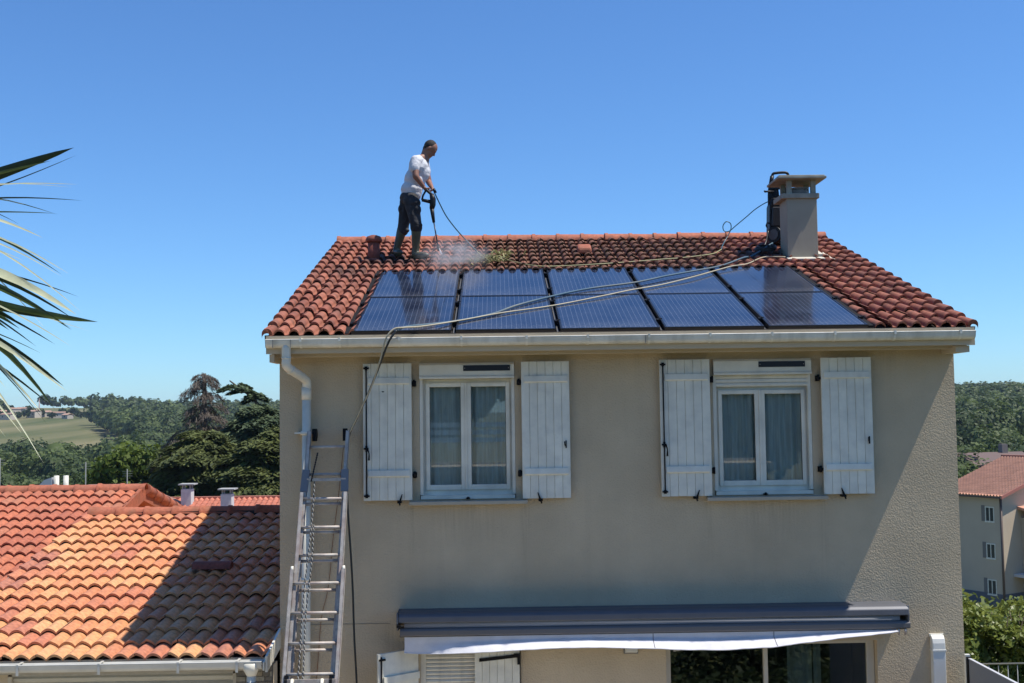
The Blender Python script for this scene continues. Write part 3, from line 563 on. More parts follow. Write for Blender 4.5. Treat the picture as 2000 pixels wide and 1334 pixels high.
# gutter with brackets
def gutter(parent, x0, x1, yf, zt, mt, r=.062, name='gutter'):
    pr = [(yf - .004, zt + .006), (yf - .012, zt), (yf - .004, zt - .012)]
    for a in range(9): t = math.pi * (1 + a / 8); pr.append((yf + r * 1.0 + math.cos(t) * r, zt - .03 + math.sin(t) * r))
    pr += [(yf + 2 * r, zt + .0), (yf + 2 * r - .004, zt + .0)]
    for a in reversed(range(9)): t = math.pi * (1 + a / 8); pr.append((yf + r * 1.0 + math.cos(t) * (r - .004), zt - .03 + math.sin(t) * (r - .004)))
    pr += [(yf + .003, zt - .01)]
    b = MB(); n = len(pr)
    for x in (x0, x1): b.v += [(x, y, z) for y, z in pr]
    b.f += [(i, (i + 1) % n, n + (i + 1) % n, n + i) for i in range(n)]; b.sm += [True] * n
    for x in (x0, x1 - .004): b.prism([(yf + r + math.cos(math.pi * (1 + a / 8)) * r, zt - .03 + math.sin(math.pi * (1 + a / 8)) * r) for a in range(9)] + [(yf + 2 * r, zt), (yf, zt)], 'x', x, x + .004)
    return b.build(name, mt, parent)
gt = gutter(house, -2.38, 4.94, 11.812, 5.412, PVCG, r=.056)
bk = MB(); r = .060; bp_ = [(11.812 + .056 + math.cos(math.pi * (1 + a / 8)) * r, 5.412 - .03 + math.sin(math.pi * (1 + a / 8)) * r) for a in range(9)]
for i in range(8): bk.add([(dx, *bp_[i + k]) for k in (0, 1) for dx in (-.011, .011)], [(0, 1, 3, 2)])
bk.box(-.011, .011, 11.788, 11.797, 5.384, 5.424); bk.box(-.011, .011, 11.80, 11.92, 5.418, 5.424)
bm_ = bk.mesh('gutter_bracket', PVC)
for x in [-2.02, -1.62, -1.01, -.37, .30, .93, 1.56, 2.19, 2.83, 3.48, 4.10, 4.78]:
    o = link('gutter_bracket', bm_, gt, Vector((x, 0, 0)) - ORG[house.name])
for x in (-2.30, -2.12, 1.52): MB().box(x - .004, x + .004, 11.793, 11.800, 5.33, 5.41).build('gutter_joint', mat('joint_grey', (.2, .2, .18), .7), gt)
# corner blocks below the gutter ends
MB().box(-2.36, -2.31, 11.93, 12.34, 5.185, 5.268).build('eaves_end_block', SMOOTHP, house); MB().box(4.78, 4.925, 11.95, 12.34, 5.20, 5.268).build('eaves_end_block', SMOOTHP, house)
# downpipe
dp = MB(); dp.tube(smooth_pts([(-2.175, 11.865, 5.36), (-2.175, 11.87, 5.22), (-2.165, 11.90, 5.13), (-2.04, 12.17, 5.02), (-2.025, 12.23, 4.95), (-2.03, 12.24, 4.85)], 4), .047, 14); dp.tube([(-2.03, 12.24, 4.86), (-2.055, 12.24, .02)], .047, 14)
dpo = dp.build('downpipe', PVC, house)
for p, q in (((-2.175, 11.866, 5.235), (-2.175, 11.868, 5.222)), ((-2.145, 11.94, 5.11), (-2.137, 11.95, 5.10)), ((-2.03, 12.24, 4.93), (-2.03, 12.24, 4.80)), ((-2.045, 12.24, 2.93), (-2.045, 12.24, 2.90))): MB().tube([p, q], .0525, 14).build('pipe_collar', PVC, dpo)
MB().box(-2.15, -1.97, 12.19, 12.349, 4.44, 4.455).tube([(-2.04, 12.24, 4.425), (-2.04, 12.24, 4.47)], .054, 14).build('pipe_clip', PVC, dpo)

# ------------------------------------------------------------------ windows and shutters
CURT = mat('sheer_curtain', (.80, .83, .78), .9, var=.18, scale=4, stretch=(14, 1, .6), trans=.2)
def curtain(x0, x1, z0, z1, y, amp=.018, fold=.055):
    b = MB(); n = int((x1 - x0) / .012); vs = []
    for i in range(n + 1):
        x = x0 + (x1 - x0) * i / n; yy = y + amp * math.sin(x / fold * 2 * math.pi * .5 + 1.3 * math.sin(x * 9)) + amp * .5 * math.sin(x * 61)
        vs += [(x, yy, z0), (x, yy, z1)]
    b.add(vs, [(2 * i, 2 * i + 2, 2 * i + 3, 2 * i + 1) for i in range(n)], True); return b
def casement(par, x0, x1, z0, z1, yf, roller_drop, box=True):
    fr = MB(); w = .052
    fr.box(x0, x0 + w, yf, yf + .06, z0, z1).box(x1 - w, x1, yf, yf + .06, z0, z1).box(x0 + w, x1 - w, yf, yf + .06, z0, z0 + .055).box(x0 + w, x1 - w, yf, yf + .06, z1 - .04, z1)
    fo_ = fr.build('window', PVC, par, bevel=.003)
    xm = (x0 + x1) / 2 - .02; s0, s1 = z0 + .055, z1 - .04; zt = s1 - roller_drop * 0
    for a, c in ((x0 + w - .008, xm - .012), (xm + .012, x1 - w + .008)):
        g = .043; sb = MB(); yy = yf - .018
        sb.box(a, a + g, yy, yy + .05, s0, s1).box(c - g, c, yy, yy + .05, s0, s1).box(a + g, c - g, yy, yy + .05, s0, s0 + g + .012).box(a + g, c - g, yy, yy + .05, s1 - g, s1)
        sb.build('sash', PVC, fo_, bevel=.004)
        MB().box(a + g, c - g, yy + .022, yy + .026, s0 + g + .012, s1 - g).build('pane', GLASS, fo_)
        MB().box(a + g - .001, a + g + .004, yy + .012, yy + .020, s0 + g, s1 - g).box(c - g - .004, c - g + .001, yy + .012, yy + .020, s0 + g, s1 - g).build('glazing_seal', mat('rubber', (.03, .03, .03), .6), fo_)
        curtain(a + g - .03, c - g + .03, s0, s1, yf + .075).build('curtain', CURT, fo_)
    MB().box(xm - .012, xm + .012, yf - .026, yf + .03, s0, s1).build('meeting_bar', PVC, fo_, bevel=.004)
    return fo_
for k, (x0, x1, z0, z1) in enumerate(WINS):
    drop = 0 if k == 0 else .12
    w_ = casement(house, x0 + .02, x1 - .012, z0 + .04, 5.0 - drop, HY + .07, drop)
    bx_ = MB().prism([(12.32, 5.172), (12.298, 5.15), (12.298, 5.035), (12.285, 5.022), (12.285, 5.002), (12.42, 5.002), (12.42, 5.172)], 'x', x0 + .004, x1 - .004).build('roller_box', PVC, house, bevel=.003)
    px = -.37 if k == 0 else 2.79
    bk_ = MB().box(px, px + .5, 12.292, 12.298, 5.082, 5.143).build('vent_plate', mat('black_vent_plate', (.008, .008, .01), .4), bx_)
    MB().box(px + .012, px + .02, 12.289, 12.292, 5.108, 5.116).box(px + .48, px + .488, 12.289, 12.292, 5.108, 5.116).build('screw', ALU, bx_)
    for ga_, gb_ in ((x0 + .003, x0 + .036), (x1 - .036, x1 - .003)): MB().box(ga_, gb_, 12.355, 12.405, z0 + .05, 5.002).build('roller_guide', PVC, house)
    if drop:
        for q in range(3): MB().prism([(12.365, 5.0 - q * .042), (12.36, 4.98 - q * .042), (12.365, 4.963 - q * .042), (12.38, 4.961 - q * .042), (12.38, 5.0 - q * .042)], 'x', x0 + .036, x1 - .036).build('roller_slat', PVC, bx_)
    sx0, sx1 = (-.955, .297) if k == 0 else (2.205, 3.485)
    MB().prism([(12.245, 3.668), (12.245, 3.705), (12.57, 3.722), (12.57, 3.668)], 'x', sx0, sx1).build('window_sill', SILL, house, bevel=.004)
    MB().box(x0 + .01, x1 - .01, 12.33, 12.44, 3.724, 3.762).build('sill_rail', PVC, house)
    MB().ball(((x0 + x1) / 2 - .0, 12.30, 3.735), .016, 8).box((x0 + x1) / 2 - .02, (x0 + x1) / 2 + .02, 12.29, 12.33, 3.722, 3.738).build('shutter_catch', BLACK, house)
ZT, ZB = 5.173, 3.722
def shutter(x0, x1, hinge, boltside, label=None):
    """open leaf lying against the wall: boards, two battens, ironwork"""
    yf, yb = 12.272, 12.298
    back = MB().box(x0 + .004, x1 - .004, yb - .004, yb, ZB + .004, ZT - .004).build('shutter', SHUT, house)
    if label: back['label'] = label
    nb = 6; bw = (x1 - x0) / nb
    for i in range(nb):
        a = x0 + i * bw; c = a + bw; g = .0032
        MB().prism([(a + .0005, yb - .004), (a + .0005, yf + .006), (a + g, yf), (c - g, yf), (c - .0005, yf + .006), (c - .0005, yb - .004)], 'z', ZB + random.uniform(0, .002), ZT - random.uniform(0, .002)).build('board', SHUT, back)
    m0 = .055 if boltside else .02; a0 = x0 + (m0 if boltside == 'l' else .025); a1 = x1 - (m0 if boltside == 'r' else .025)
    for zc in (4.985, 4.005): MB().prism([(yf + .001, zc + .036), (yf - .014, zc + .033), (yf - .022, zc - .024), (yf - .012, zc - .036), (yf + .001, zc - .036)], 'x', a0, a1).build('batten', SHUT, back)
    if boltside == 'l':
        xr = x0 + .036; b = MB(); b.tube([(xr, yf - .012, ZT - .03), (xr, yf - .012, ZB + .03)], .0075, 8)
        for zc in (ZT - .05, ZB + .05): b.box(xr - .03, xr + .03, yf - .012, yf - .001, zc - .009, zc + .009); b.box(xr - .014, xr + .014, yf - .02, yf - .001, zc - .02, zc + .02)
        b.box(xr - .012, xr + .012, yf - .02, yf - .001, 4.24, 4.30); b.box(xr - .028, xr + .022, yf - .03, yf - .01, 4.262, 4.28)
        b.tube([(xr + .015, yf - .03, 4.27), (xr + .030, yf - .035, 4.22), (xr + .028, yf - .03, 4.15)], [.009, .006, .011], 7)
        b.build('bolt_rod', BLACK, back)
    else:
        xr = x1 - .045; b = MB(); b.box(xr - .006, xr + .006, yf - .012, yf, 4.25, 4.33).tube([(xr, yf - .01, 4.27), (xr - .014, yf - .025, 4.285), (xr - .018, yf - .03, 4.32)], .006, 6).build('latch', BLACK, back)
    for zc in (4.955, 3.985):
        s = 1 if hinge == 'r' else -1; xe = x1 if hinge == 'r' else x0
        b = MB(); b.box(min(xe, xe + s * .035), max(xe, xe + s * .035), 12.28, 12.345, zc - .014, zc + .014); b.tube([(xe + s * .026, 12.285, zc - .032), (xe + s * .026, 12.285, zc + .04)], .012, 8); b.box(xe + s * .024 - .022, xe + s * .024 + .022, 12.325, 12.349, zc - .03, zc + .03)
        b.build('hinge', BLACK, back)
    return back
for (x0, x1, h, bs, st) in [(-1.438, -.921, 'r', 'l', -1.06), (.246, .759, 'l', None, .435), (1.722, 2.261, 'r', 'l', 2.085), (3.452, 3.993, 'l', None, 3.66)]:
    shutter(x0, x1, h, bs)
    b = MB(); t = random.choice((-1, 1)) * random.uniform(.1, .3); b.box(st - .022, st + .022, 12.26, 12.345, ZB - .03, ZB - .008); b.prism([(st - .012, ZB - .03), (st + .016, ZB - .024), (st + t * .12 + .004, ZB + .065), (st + t * .12 - .004, ZB + .065)], 'y', 12.247, 12.262); b.tube([(st, 12.25, ZB - .018), (st + .01, 12.24, ZB - .05)], .009, 6)
    b.build('shutter_stay', BLACK, house)
# a wasp or fly spot on the left shutter
MB().ball((-1.225, 12.268, 4.872), .011, 8, (1.3, .3, .6)).build('insect', BLACK, label='tiny dark insect on the far left white shutter', cat='insect')

# ground-floor window: roller slats behind, right leaf closed, left leaf ajar
b = MB(); b.box(-.86, -.80, HY + .03, HY + .10, .9, 2.15).box(.145, .205, HY + .03, HY + .10, .9, 2.15).box(-.80, .145, HY + .03, HY + .10, 2.085, 2.15)
lw_ = b.build('lower_window', PVCG, house, bevel=.003)
for q in range(26):
    z = 2.075 - q * .042; MB().prism([(HY + .055, z), (HY + .044, z - .021), (HY + .055, z - .038), (HY + .07, z - .038), (HY + .07, z)], 'x', -.80, .145).build('louvre_slat', PVCG, lw_)
def leaf(parent_label, M, w, hgt, hinge_strap=False, z0=.93):
    back = MB().box(.004, w - .004, -.004, 0, z0 + .004, z0 + hgt - .004, M).build('lower_shutter', SHUT, house)
    nb = 6; bw = w / nb
    for i in range(nb):
        a = i * bw; c = a + bw; vs = MB().prism([(a + .0005, -.004), (a + .0005, -.022), (a + .003, -.028), (c - .003, -.028), (c - .0005, -.022), (c - .0005, -.004)], 'z', z0, z0 + hgt); vs.v = [tuple(M @ Vector(q)) for q in vs.v]; vs.build('board', SHUT, back)
    return back
MC = Matrix.Translation((-.285, 12.338, 0))
lc = leaf('', MC, .475, 1.215)
b = MB(); b.prism([(-.23, 12.306), (.14, 12.306), (.14, 12.300), (-.23, 12.300)], 'z', 2.02, 2.055); b.v = [(x, y, z + (x + .23) * .10) for x, y, z in b.v]; b.box(.13, .19, 12.29, 12.33, 2.06, 2.10).box(.165, .192, 12.28, 12.335, 1.99, 2.10); b.tube([(-.235, 12.303, 2.037), (-.225, 12.303, 2.037)], .0185, 10)
b.build('strap_hinge', BLACK, lc)
b = MB(); b.tube([(.188, 12.32, 2.15), (.188, 12.32, 1.5)], .006, 6).build('hinge_pin', BLACK, lc)
MO = Matrix.Translation((-.875, 12.33, 0)) @ Matrix.Rotation(R(180 + 38), 4, 'Z')
lo = leaf('', MO, .50, 1.24)
for zq in (1.86, 1.05): MB().box(.0, .44, .0, .022, zq, zq + .07, MO).build('batten', SHUT, lo)
b = MB(); b.tube([MO @ Vector((.465, .012, 2.14)), MO @ Vector((.465, .012, .95))], .008, 8); b.box(.42, .49, .0, .02, 2.10, 2.118, MO).box(.45, .48, .0, .024, 1.78, 1.86, MO); b.build('bolt_rod', BLACK, lo)

# patio door
b = MB(); yf = HY + .09
b.box(1.745, 1.80, yf, yf + .07, .03, 2.17).box(3.90, 3.98, yf, yf + .07, .03, 2.17).box(1.80, 3.90, yf, yf + .07, 2.125, 2.17).box(1.80, 3.90, yf, yf + .07, .03, .09).box(2.79, 2.835, yf - .02, yf + .05, .09, 2.125)
CREAM = mat('cream_frame', (.50, .46, .37), .45, var=.04)
pdoor = b.build('patio_door', CREAM, house, bevel=.004)
DGL = glass_mat('door_glass', (.62, .68, .66), .10)
MB().box(1.80, 2.79, yf + .02, yf + .025, .09, 2.125).build('pane', DGL, pdoor); MB().box(2.835, 3.90, yf + .035, yf + .04, .09, 2.125).build('pane', DGL, pdoor)
b = MB(); b.box(1.835, 1.862, yf + .0155, yf + .019, 2.062, 2.084).box(1.866, 1.905, yf + .0155, yf + .019, 2.068, 2.082).build('sticker', mat('pale_sticker', (.35, .35, .35), .5), pdoor)
curtain(3.10, 3.36, .05, 2.16, yf + .20, .02, .09).build('curtain', mat('grey_curtain', (.78, .80, .78), .9, var=.1, scale=5, stretch=(14, 1, .5)), pdoor)
curtain(3.38, 3.46, .05, 2.16, yf + .22, .015, .07).build('curtain', mat('grey_curtain', (.4, .41, .4)), pdoor)
# wall lamp under the awning
wl_ = thing('wall_lamp', 'small square metal and glass wall lamp tucked under the awning hem', 'lamp', (1.366, 12.35, 2.05))
MB().box(1.290, 1.442, 12.325, 12.349, 2.075, 2.19).build('base_plate', mat('lamp_metal', (.25, .25, .24), .4, metal=.6), wl_)
MB().prism([(12.324, 2.085), (12.26, 2.105), (12.26, 2.17), (12.324, 2.19)], 'x', 1.302, 1.43).build('shade', mat('frosted_lamp_glass', (.6, .6, .56), .3), wl_)

# trunking, right of the door
tk = thing('cable_trunking', 'white plastic cable trunking with rounded top running down the wall corner', 'trunking', (4.617, 12.35, 0))
MB().prism([(12.349, 2.225), (12.31, 2.215), (12.285, 2.185), (12.272, 2.14), (12.268, 2.08), (12.268, .05), (12.349, .05)], 'x', 4.548, 4.685).build('channel', mat('trunking_white', (.70, .69, .63), .35, var=.03), tk, bevel=.008)
MB().box(4.543, 4.690, 12.262, 12.349, 2.055, 2.075).build('joint_sleeve', mat('trunking_white', (.62, .66, .68)), tk, bevel=.003)
MB().box(4.540, 4.693, 12.335, 12.349, 2.20, 2.232).build('wall_flange', PVC, tk, bevel=.004)
# hairline joint in the facade
MB().box(-2.3, -1.17, 12.346, 12.3495, 2.424, 2.428).build('render_joint', mat('joint_brown', (.22, .19, .14), .9), house)  # thin brown line for the joint

# ------------------------------------------------------------------ awning
aw = thing('awning', 'long grey retracted awning over the patio door with drooping fabric hem', 'awning', (1.58, 12.35, 2.35))
AG = mat('blue_grey_aluminium', (.11, .115, .13), .55, metal=.3, var=.05, scale=4); FAB = mat('white_canvas', (0.714, 0.714, 0.748), .9, var=.07, scale=7, bump=.004, bscale=14, trans=.2)
b = MB(); pr = [(12.345, 2.50), (12.345, 2.598), (12.12, 2.604), (12.055, 2.592), (12.025, 2.565), (12.02, 2.505), (12.06, 2.498)]
b.prism(pr, 'x', -1.06, 4.225).build('cover', AG, aw, bevel=.008)
MB().prism([(12.345, 2.43), (12.345, 2.60), (12.05, 2.60), (12.03, 2.50), (12.05, 2.39), (12.12, 2.37)], 'x', 4.215, 4.232).build('end_cap', AG, aw, bevel=.004)
MB().prism([(12.345, 2.40), (12.345, 2.60), (12.03, 2.60), (12.01, 2.50), (12.05, 2.42)], 'x', -1.078, -1.062).build('end_cap', AG, aw, bevel=.004)
b = MB(); b.tube([(-1.0, 12.105, 2.468), (4.14, 12.105, 2.468)], .042, 20); b.build('fabric_roll', mat('awning_cloth_roll', (.30, .31, .34), .85, var=.15, scale=3, stretch=(.4, 6, 6)), aw)
b = MB(); b.prism([(12.07, 2.445), (12.05, 2.44), (12.035, 2.42), (12.035, 2.375), (12.05, 2.362), (12.11, 2.362), (12.11, 2.445)], 'x', -1.045, 4.24).build('front_bar', mat('front_bar_grey', (.135, .13, .13), .55, metal=.2), aw, bevel=.004)
MB().box(-1.05, 4.2, 12.07, 12.33, 2.352, 2.372).build('arm_housing', mat('housing_black', (.02, .02, .022), .6), aw)  # arm housing in one even near-black
MB().tube([(-1.055, 12.0, 2.475), (-1.0, 12.0, 2.475)], .012, 8).box(-1.075, -1.04, 11.99, 12.05, 2.46, 2.49).build('gear_cap', BLACK, aw)
for x in (4.12, 4.19): MB().tube([(x, 12.05, 2.36), (x, 12.06, 2.30)], .012, 8).build('hook', ALU, aw)
xs = [-1.0, -.85, -.6, -.37, .13, .47, .9, 1.56, 1.9, 2.25, 2.78, 3.15, 3.55, 3.8, 4.02, 4.1]; zb = [2.19, 2.178, 2.185, 2.196, 2.226, 2.245, 2.25, 2.226, 2.208, 2.20, 2.222, 2.262, 2.30, 2.318, 2.335, 2.345]; yb = [12.09, 12.09, 12.05, 12.0, 11.95, 11.93, 11.93, 11.93, 11.93, 11.93, 11.93, 11.95, 11.97, 11.99, 12.0, 12.02]
b = MB(); vs = []; n = 240
for i in range(n + 1):
    x = -1.0 + 5.1 * i / n; z1 = float(np.interp(x, xs, zb)); y1 = float(np.interp(x, xs, yb)); r_ = .006 * math.sin(x * 13) + .004 * math.sin(x * 31 + 1)
    for k in range(7): t = k / 6; kick = max(0, t - .52) / .48; vs.append((x + .003 * math.sin(40 * x + k) * t + .004 * math.sin(90 * x) * kick, 12.075 + (y1 - .02 - 12.075) * kick ** .8 + r_ * t, 2.362 + (z1 - 2.362) * (t * .98)))
b.add(vs, [(i * 7 + k, (i + 1) * 7 + k, (i + 1) * 7 + k + 1, i * 7 + k + 1) for i in range(n) for k in range(6)], True)
va = b.build('valance', FAB, aw)
b = MB(); b.tube([(vs[i * 7 + 6][0], vs[i * 7 + 6][1], vs[i * 7 + 6][2]) for i in range(0, n + 1, 2)], .006, 6).build('hem', FAB, va)
for x in (1.565, 2.83):
    i = round((x + 1.0) / 5.1 * n); MB().tube([(vs[i * 7 + k][0], vs[i * 7 + k][1] - .003, vs[i * 7 + k][2]) for k in range(7)], .0035, 4).build('seam', mat('seam_dark', (.12, .12, .13), .9), va)

# ------------------------------------------------------------------ solar panels (each a thing, lying on the roof plane)
def on_roof(x, y, lift=.0):
    """point at world x, y above the main roof plane"""
    return Vector((x, y, EZ + (y - EY) * math.tan(TH) + lift / math.cos(TH)))
SG = bpy.data.materials.new('solar_glass'); SG.use_nodes = True; nt = SG.node_tree; N = nt.nodes; b = N['Principled BSDF']
b.inputs['Roughness'].default_value = .10; b.inputs['Specular IOR Level'].default_value = .4; b.inputs['Coat Weight'].default_value = .15; b.inputs['Coat Roughness'].default_value = .03
tc = N.new('ShaderNodeTexCoord'); sx = N.new('ShaderNodeSeparateXYZ'); lnk(nt, tc.outputs['Object'], sx.inputs[0])
def line(sock, period, width, off=0.0):
    a = N.new('ShaderNodeMath'); a.operation = 'ADD'; lnk(nt, sock, a.inputs[0]); a.inputs[1].default_value = off + 10 * period
    md = N.new('ShaderNodeMath'); md.operation = 'MODULO'; lnk(nt, a.outputs[0], md.inputs[0]); md.inputs[1].default_value = period
    l = N.new('ShaderNodeMath'); l.operation = 'LESS_THAN'; lnk(nt, md.outputs[0], l.inputs[0]); l.inputs[1].default_value = width; return l.outputs[0]
nz = N.new('ShaderNodeTexNoise'); nz.inputs['Scale'].default_value = 2.2; nz.inputs['Detail'].default_value = 5; g2 = N.new('ShaderNodeNewGeometry'); lnk(nt, g2.outputs['Position'], nz.inputs[0])
r0 = N.new('ShaderNodeMapRange'); r0.inputs[1].default_value = .35; r0.inputs[2].default_value = .7; r0.inputs[3].default_value = 0; r0.inputs[4].default_value = .24; lnk(nt, nz.outputs[0], r0.inputs[0])
m0 = N.new('ShaderNodeMix'); m0.data_type = 'RGBA'; m0.inputs[6].default_value = (.011, .017, .038, 1); m0.inputs[7].default_value = (.10, .12, .16, 1); lnk(nt, r0.outputs[0], m0.inputs[0])
m1 = N.new('ShaderNodeMix'); m1.data_type = 'RGBA'; lnk(nt, line(sx.outputs[0], .0525, .0030), m1.inputs[0]); lnk(nt, m0.outputs[2], m1.inputs[6]); m1.inputs[7].default_value = (.15, .17, .22, 1)
m2 = N.new('ShaderNodeMix'); m2.data_type = 'RGBA'; lnk(nt, line(sx.outputs[1], .162, .004), m2.inputs[0]); lnk(nt, m1.outputs[2], m2.inputs[6]); m2.inputs[7].default_value = (.02, .025, .04, 1)
# dust gathered at the lower edge of the lower row
lnk(nt, m2.outputs[2], b.inputs['Base Color'])
n5 = N.new('ShaderNodeTexNoise'); n5.inputs['Scale'].default_value = 38; n5.inputs['Detail'].default_value = 3; lnk(nt, g2.outputs['Position'], n5.inputs[0])
e5 = N.new('ShaderNodeMapRange'); e5.inputs[1].default_value = .55; e5.inputs[2].default_value = .0; lnk(nt, sx.outputs[1], e5.inputs[0])          # grime settles towards each panel's lower edge
f5 = N.new('ShaderNodeMath'); f5.operation = 'POWER'; lnk(nt, e5.outputs[0], f5.inputs[0]); f5.inputs[1].default_value = 2.2
h5 = N.new('ShaderNodeMapRange'); h5.inputs[1].default_value = .42; h5.inputs[2].default_value = .62; h5.inputs[3].default_value = .05; h5.inputs[4].default_value = .55; lnk(nt, n5.outputs[0], h5.inputs[0])
k5 = N.new('ShaderNodeMath'); k5.operation = 'MULTIPLY'; k5.use_clamp = True; lnk(nt, f5.outputs[0], k5.inputs[0]); lnk(nt, h5.outputs[0], k5.inputs[1])
m5 = N.new('ShaderNodeMix'); m5.data_type = 'RGBA'; lnk(nt, k5.outputs[0], m5.inputs[0]); lnk(nt, m2.outputs[2], m5.inputs[6]); m5.inputs[7].default_value = (.16, .16, .17, 1); lnk(nt, m5.outputs[2], b.inputs['Base Color'])
r3 = N.new('ShaderNodeMapRange'); r3.inputs[1].default_value = .3; r3.inputs[2].default_value = .7; r3.inputs[3].default_value = .05; r3.inputs[4].default_value = .20; lnk(nt, nz.outputs[0], r3.inputs[0]); lnk(nt, r3.outputs[0], b.inputs['Roughness'])
BFR = mat('black_anodised', (.02, .021, .025), .35, metal=.5)
PW, PH, PP = 1.035, 1.668, 1.0882
gm = MB().box(.018, PW - .018, .018, PH - .018, .055, .082).mesh('glass', SG)
fmb = MB(); fmb.box(0, .02, 0, PH, .045, .086).box(PW - .02, PW, 0, PH, .045, .086).box(.02, PW - .02, 0, .02, .045, .086).box(.02, PW - .02, PH - .02, PH, .045, .086); fm = fmb.mesh('frame', BFR)
sk = MB().box(.0, PW, -.004, .0, -.02, .075).box(.0, PW, .005, PH, .03, .044).mesh('skirt', BFR)
cl = MB().box(-.048, -.006, -.03, .03, .05, .098).box(-.02, .012, -.012, .012, .098, .106).mesh('clamp', BLACK)
names = ['first (leftmost)', 'second from the left', 'middle', 'fourth from the left', 'fifth (rightmost)']
for j in range(2):
    for i in range(5):
        loc = on_roof(-1.518 + i * PP, EY + (.016 + j * (PH + .014)) * math.cos(TH), -.018)
        t = thing('solar_panel', f"{names[i]} blue-black solar panel in the {'lower' if j == 0 else 'upper'} row" + (' below the man' if i == 0 and j == 1 else ' beside the roof hose' if (i, j) == (1, 0) else ' mirroring the chimney' if (i, j) == (4, 1) else ''), 'solar panel', loc, 'solar panels set in two rows on the house roof')
        t.rotation_euler = (TH, 0, 0)
        link('glass', gm, t); link('frame', fm, t); 
        if j == 0: link('skirt', sk, t)
        for s in (.32, 1.30):
            link('clamp', cl, t, (0, s, 0))
        if i == 4:
            for s in (.32, 1.30): link('clamp', cl, t, (PW + .045, s, 0))
# rails and flashing in the gaps
b = MB(); W0 = 5 * PP
fl_ = link('panel_flashing', MB().box(PX0 - .11, PX0 - .012, .0, PY1 + .06, -.005, .045).box(PX1 - .05, PX1 + .0, .0, PY1 + .06, -.005, .060).box(PX0 - .02, PX1, PY1 - .03, PY1 + .07, -.005, .05).mesh('panel_flashing', mat('black_flashing', (.010, .010, .011), .85, spec=.2)), roof)
rm = MB().box(-.024, -.004, .0, PY1, .006, .022).mesh('panel_rail', mat('dull_rail', (.10, .10, .10), .6, metal=.3))
for i in range(1, 5): link('panel_rail', rm, roof, (PX0 + i * PP - .012, 0, 0))

# ------------------------------------------------------------------ chimney
RCH = mat('chimney_render', (.34, .30, .225), .9, var=.06, scale=4, bump=.001, bscale=80)
CAPM = mat('chimney_concrete', (.33, .31, .25), .9, var=.15, scale=9, dirt=(.14, .13, .11), dscale=6, damt=.5)
cx0, cx1, cy0, cy1 = 4.008, 4.425, 15.68, 16.08
ch = MB().box(cx0, cx1, cy0, cy1, 6.5, 7.555).build('chimney', RCH, house, bevel=.004)
MB().box(cx0 - .07, cx1 + .03, cy0 - .035, cy1 + .07, 7.552, 7.622).build('chimney_crown', CAPM, ch, bevel=.008)
for x in (cx0 + .01, cx1 - .075):
    for y in (cy0 + .0, cy1 - .055): MB().box(x, x + .065, y, y + .055, 7.62, 7.815).build('cap_post', CAPM, ch)
b = MB(); q = 7.812; b.box(3.865, 4.535, 15.555, 16.215, q, q + .032); b.box(3.885, 4.515, 15.575, 16.195, q + .032, q + .05); b.build('chimney_cap', CAPM, ch, bevel=.006)
MB().tube([(4.216, 15.88, 7.60), (4.216, 15.88, 7.72)], .135, 18).tube([(4.216, 15.88, 7.70), (4.216, 15.88, 7.722)], .15, 18).build('flue', mat('flue_grey', (.22, .20, .18), .7), ch)
# flashing
WFL = mat('white_flashing', (0.527, 0.493, 0.408), .7, var=.06)
o = link('chimney_flashing', MB().box(cx0 - RX0 - .03, cx1 - RX0 + .06, (15.58 - EY) / math.cos(TH), (15.70 - EY) / math.cos(TH), .035, .075).box(cx1 - RX0, cx1 - RX0 + .27, (15.60 - EY) / math.cos(TH), (16.16 - EY) / math.cos(TH), .03, .055).box(cx1 - RX0 + .01, cx1 - RX0 + .07, (15.72 - EY) / math.cos(TH), (16.3 - EY) / math.cos(TH), .055, .11).mesh('chimney_flashing', WFL), roof)
# roof vents
VCL = tile_mat('dark_red_clay', [(0, (0.216, 0.063, 0.045)), (1, (0.252, 0.081, 0.054))], (0.054, 0.032, 0.027), .5)
p = on_roof(-1.71, 16.0)
vo = MB().tube([p + Vector((0, 0, -.02)), p + Vector((0, 0, .31))], .083, 16).tube([p + Vector((0, 0, .02)), p + Vector((0, 0, .06))], .10, 16).build('roof_vent', VCL, house)
MB().tube([p + Vector((0, 0, .295)), p + Vector((0, 0, .33)), p + Vector((0, 0, .375)), p + Vector((0, 0, .395))], [.112, .118, .095, .04], 16).build('vent_cap', VCL, vo)
p = on_roof(1.245, 16.25)
MB().prism([(p.y - .16, p.z + .03), (p.y - .16, p.z + .115), (p.y + .02, p.z + .20), (p.y + .18, p.z + .13)], 'x', p.x - .10, p.x + .10).build('vent_tile', CLAY, house, bevel=.03)

# ================================================================== GARAGE (left)
GTH = math.atan(.19); GE = (11.76, 2.185); GLEN = (17.0 - 11.76) / math.cos(GTH); GX0, GX1 = -5.975, -2.345
gar = thing('garage', 'low garage wing with a new yellow-orange tiled roof, half in the house shadow', 'garage', (-4.1, 12.0, 0))
GT = tile_mat('new_orange_clay', [(0, (0.619, 0.327, 0.155)), (.3, (0.602, 0.292, 0.129)), (.55, (0.568, 0.258, 0.116)), (.78, (0.533, 0.219, 0.107)), (.95, (0.482, 0.181, 0.103)), (1, (0.396, 0.163, 0.103))], (0.396, 0.172, 0.086), .3, rough=.55)
groof = roof_frame('roof', DECK, gar, GX0, GE[0], GE[1], GTH, GX1 - GX0, GLEN)
gtm = tile_mesh('garage_tile', .33, GLEN / 15 + .06, 'wave', GT, tilt=.046, lip=.026)
lay_tiles(groof, gtm, 11, 15, .33, GLEN / 15)
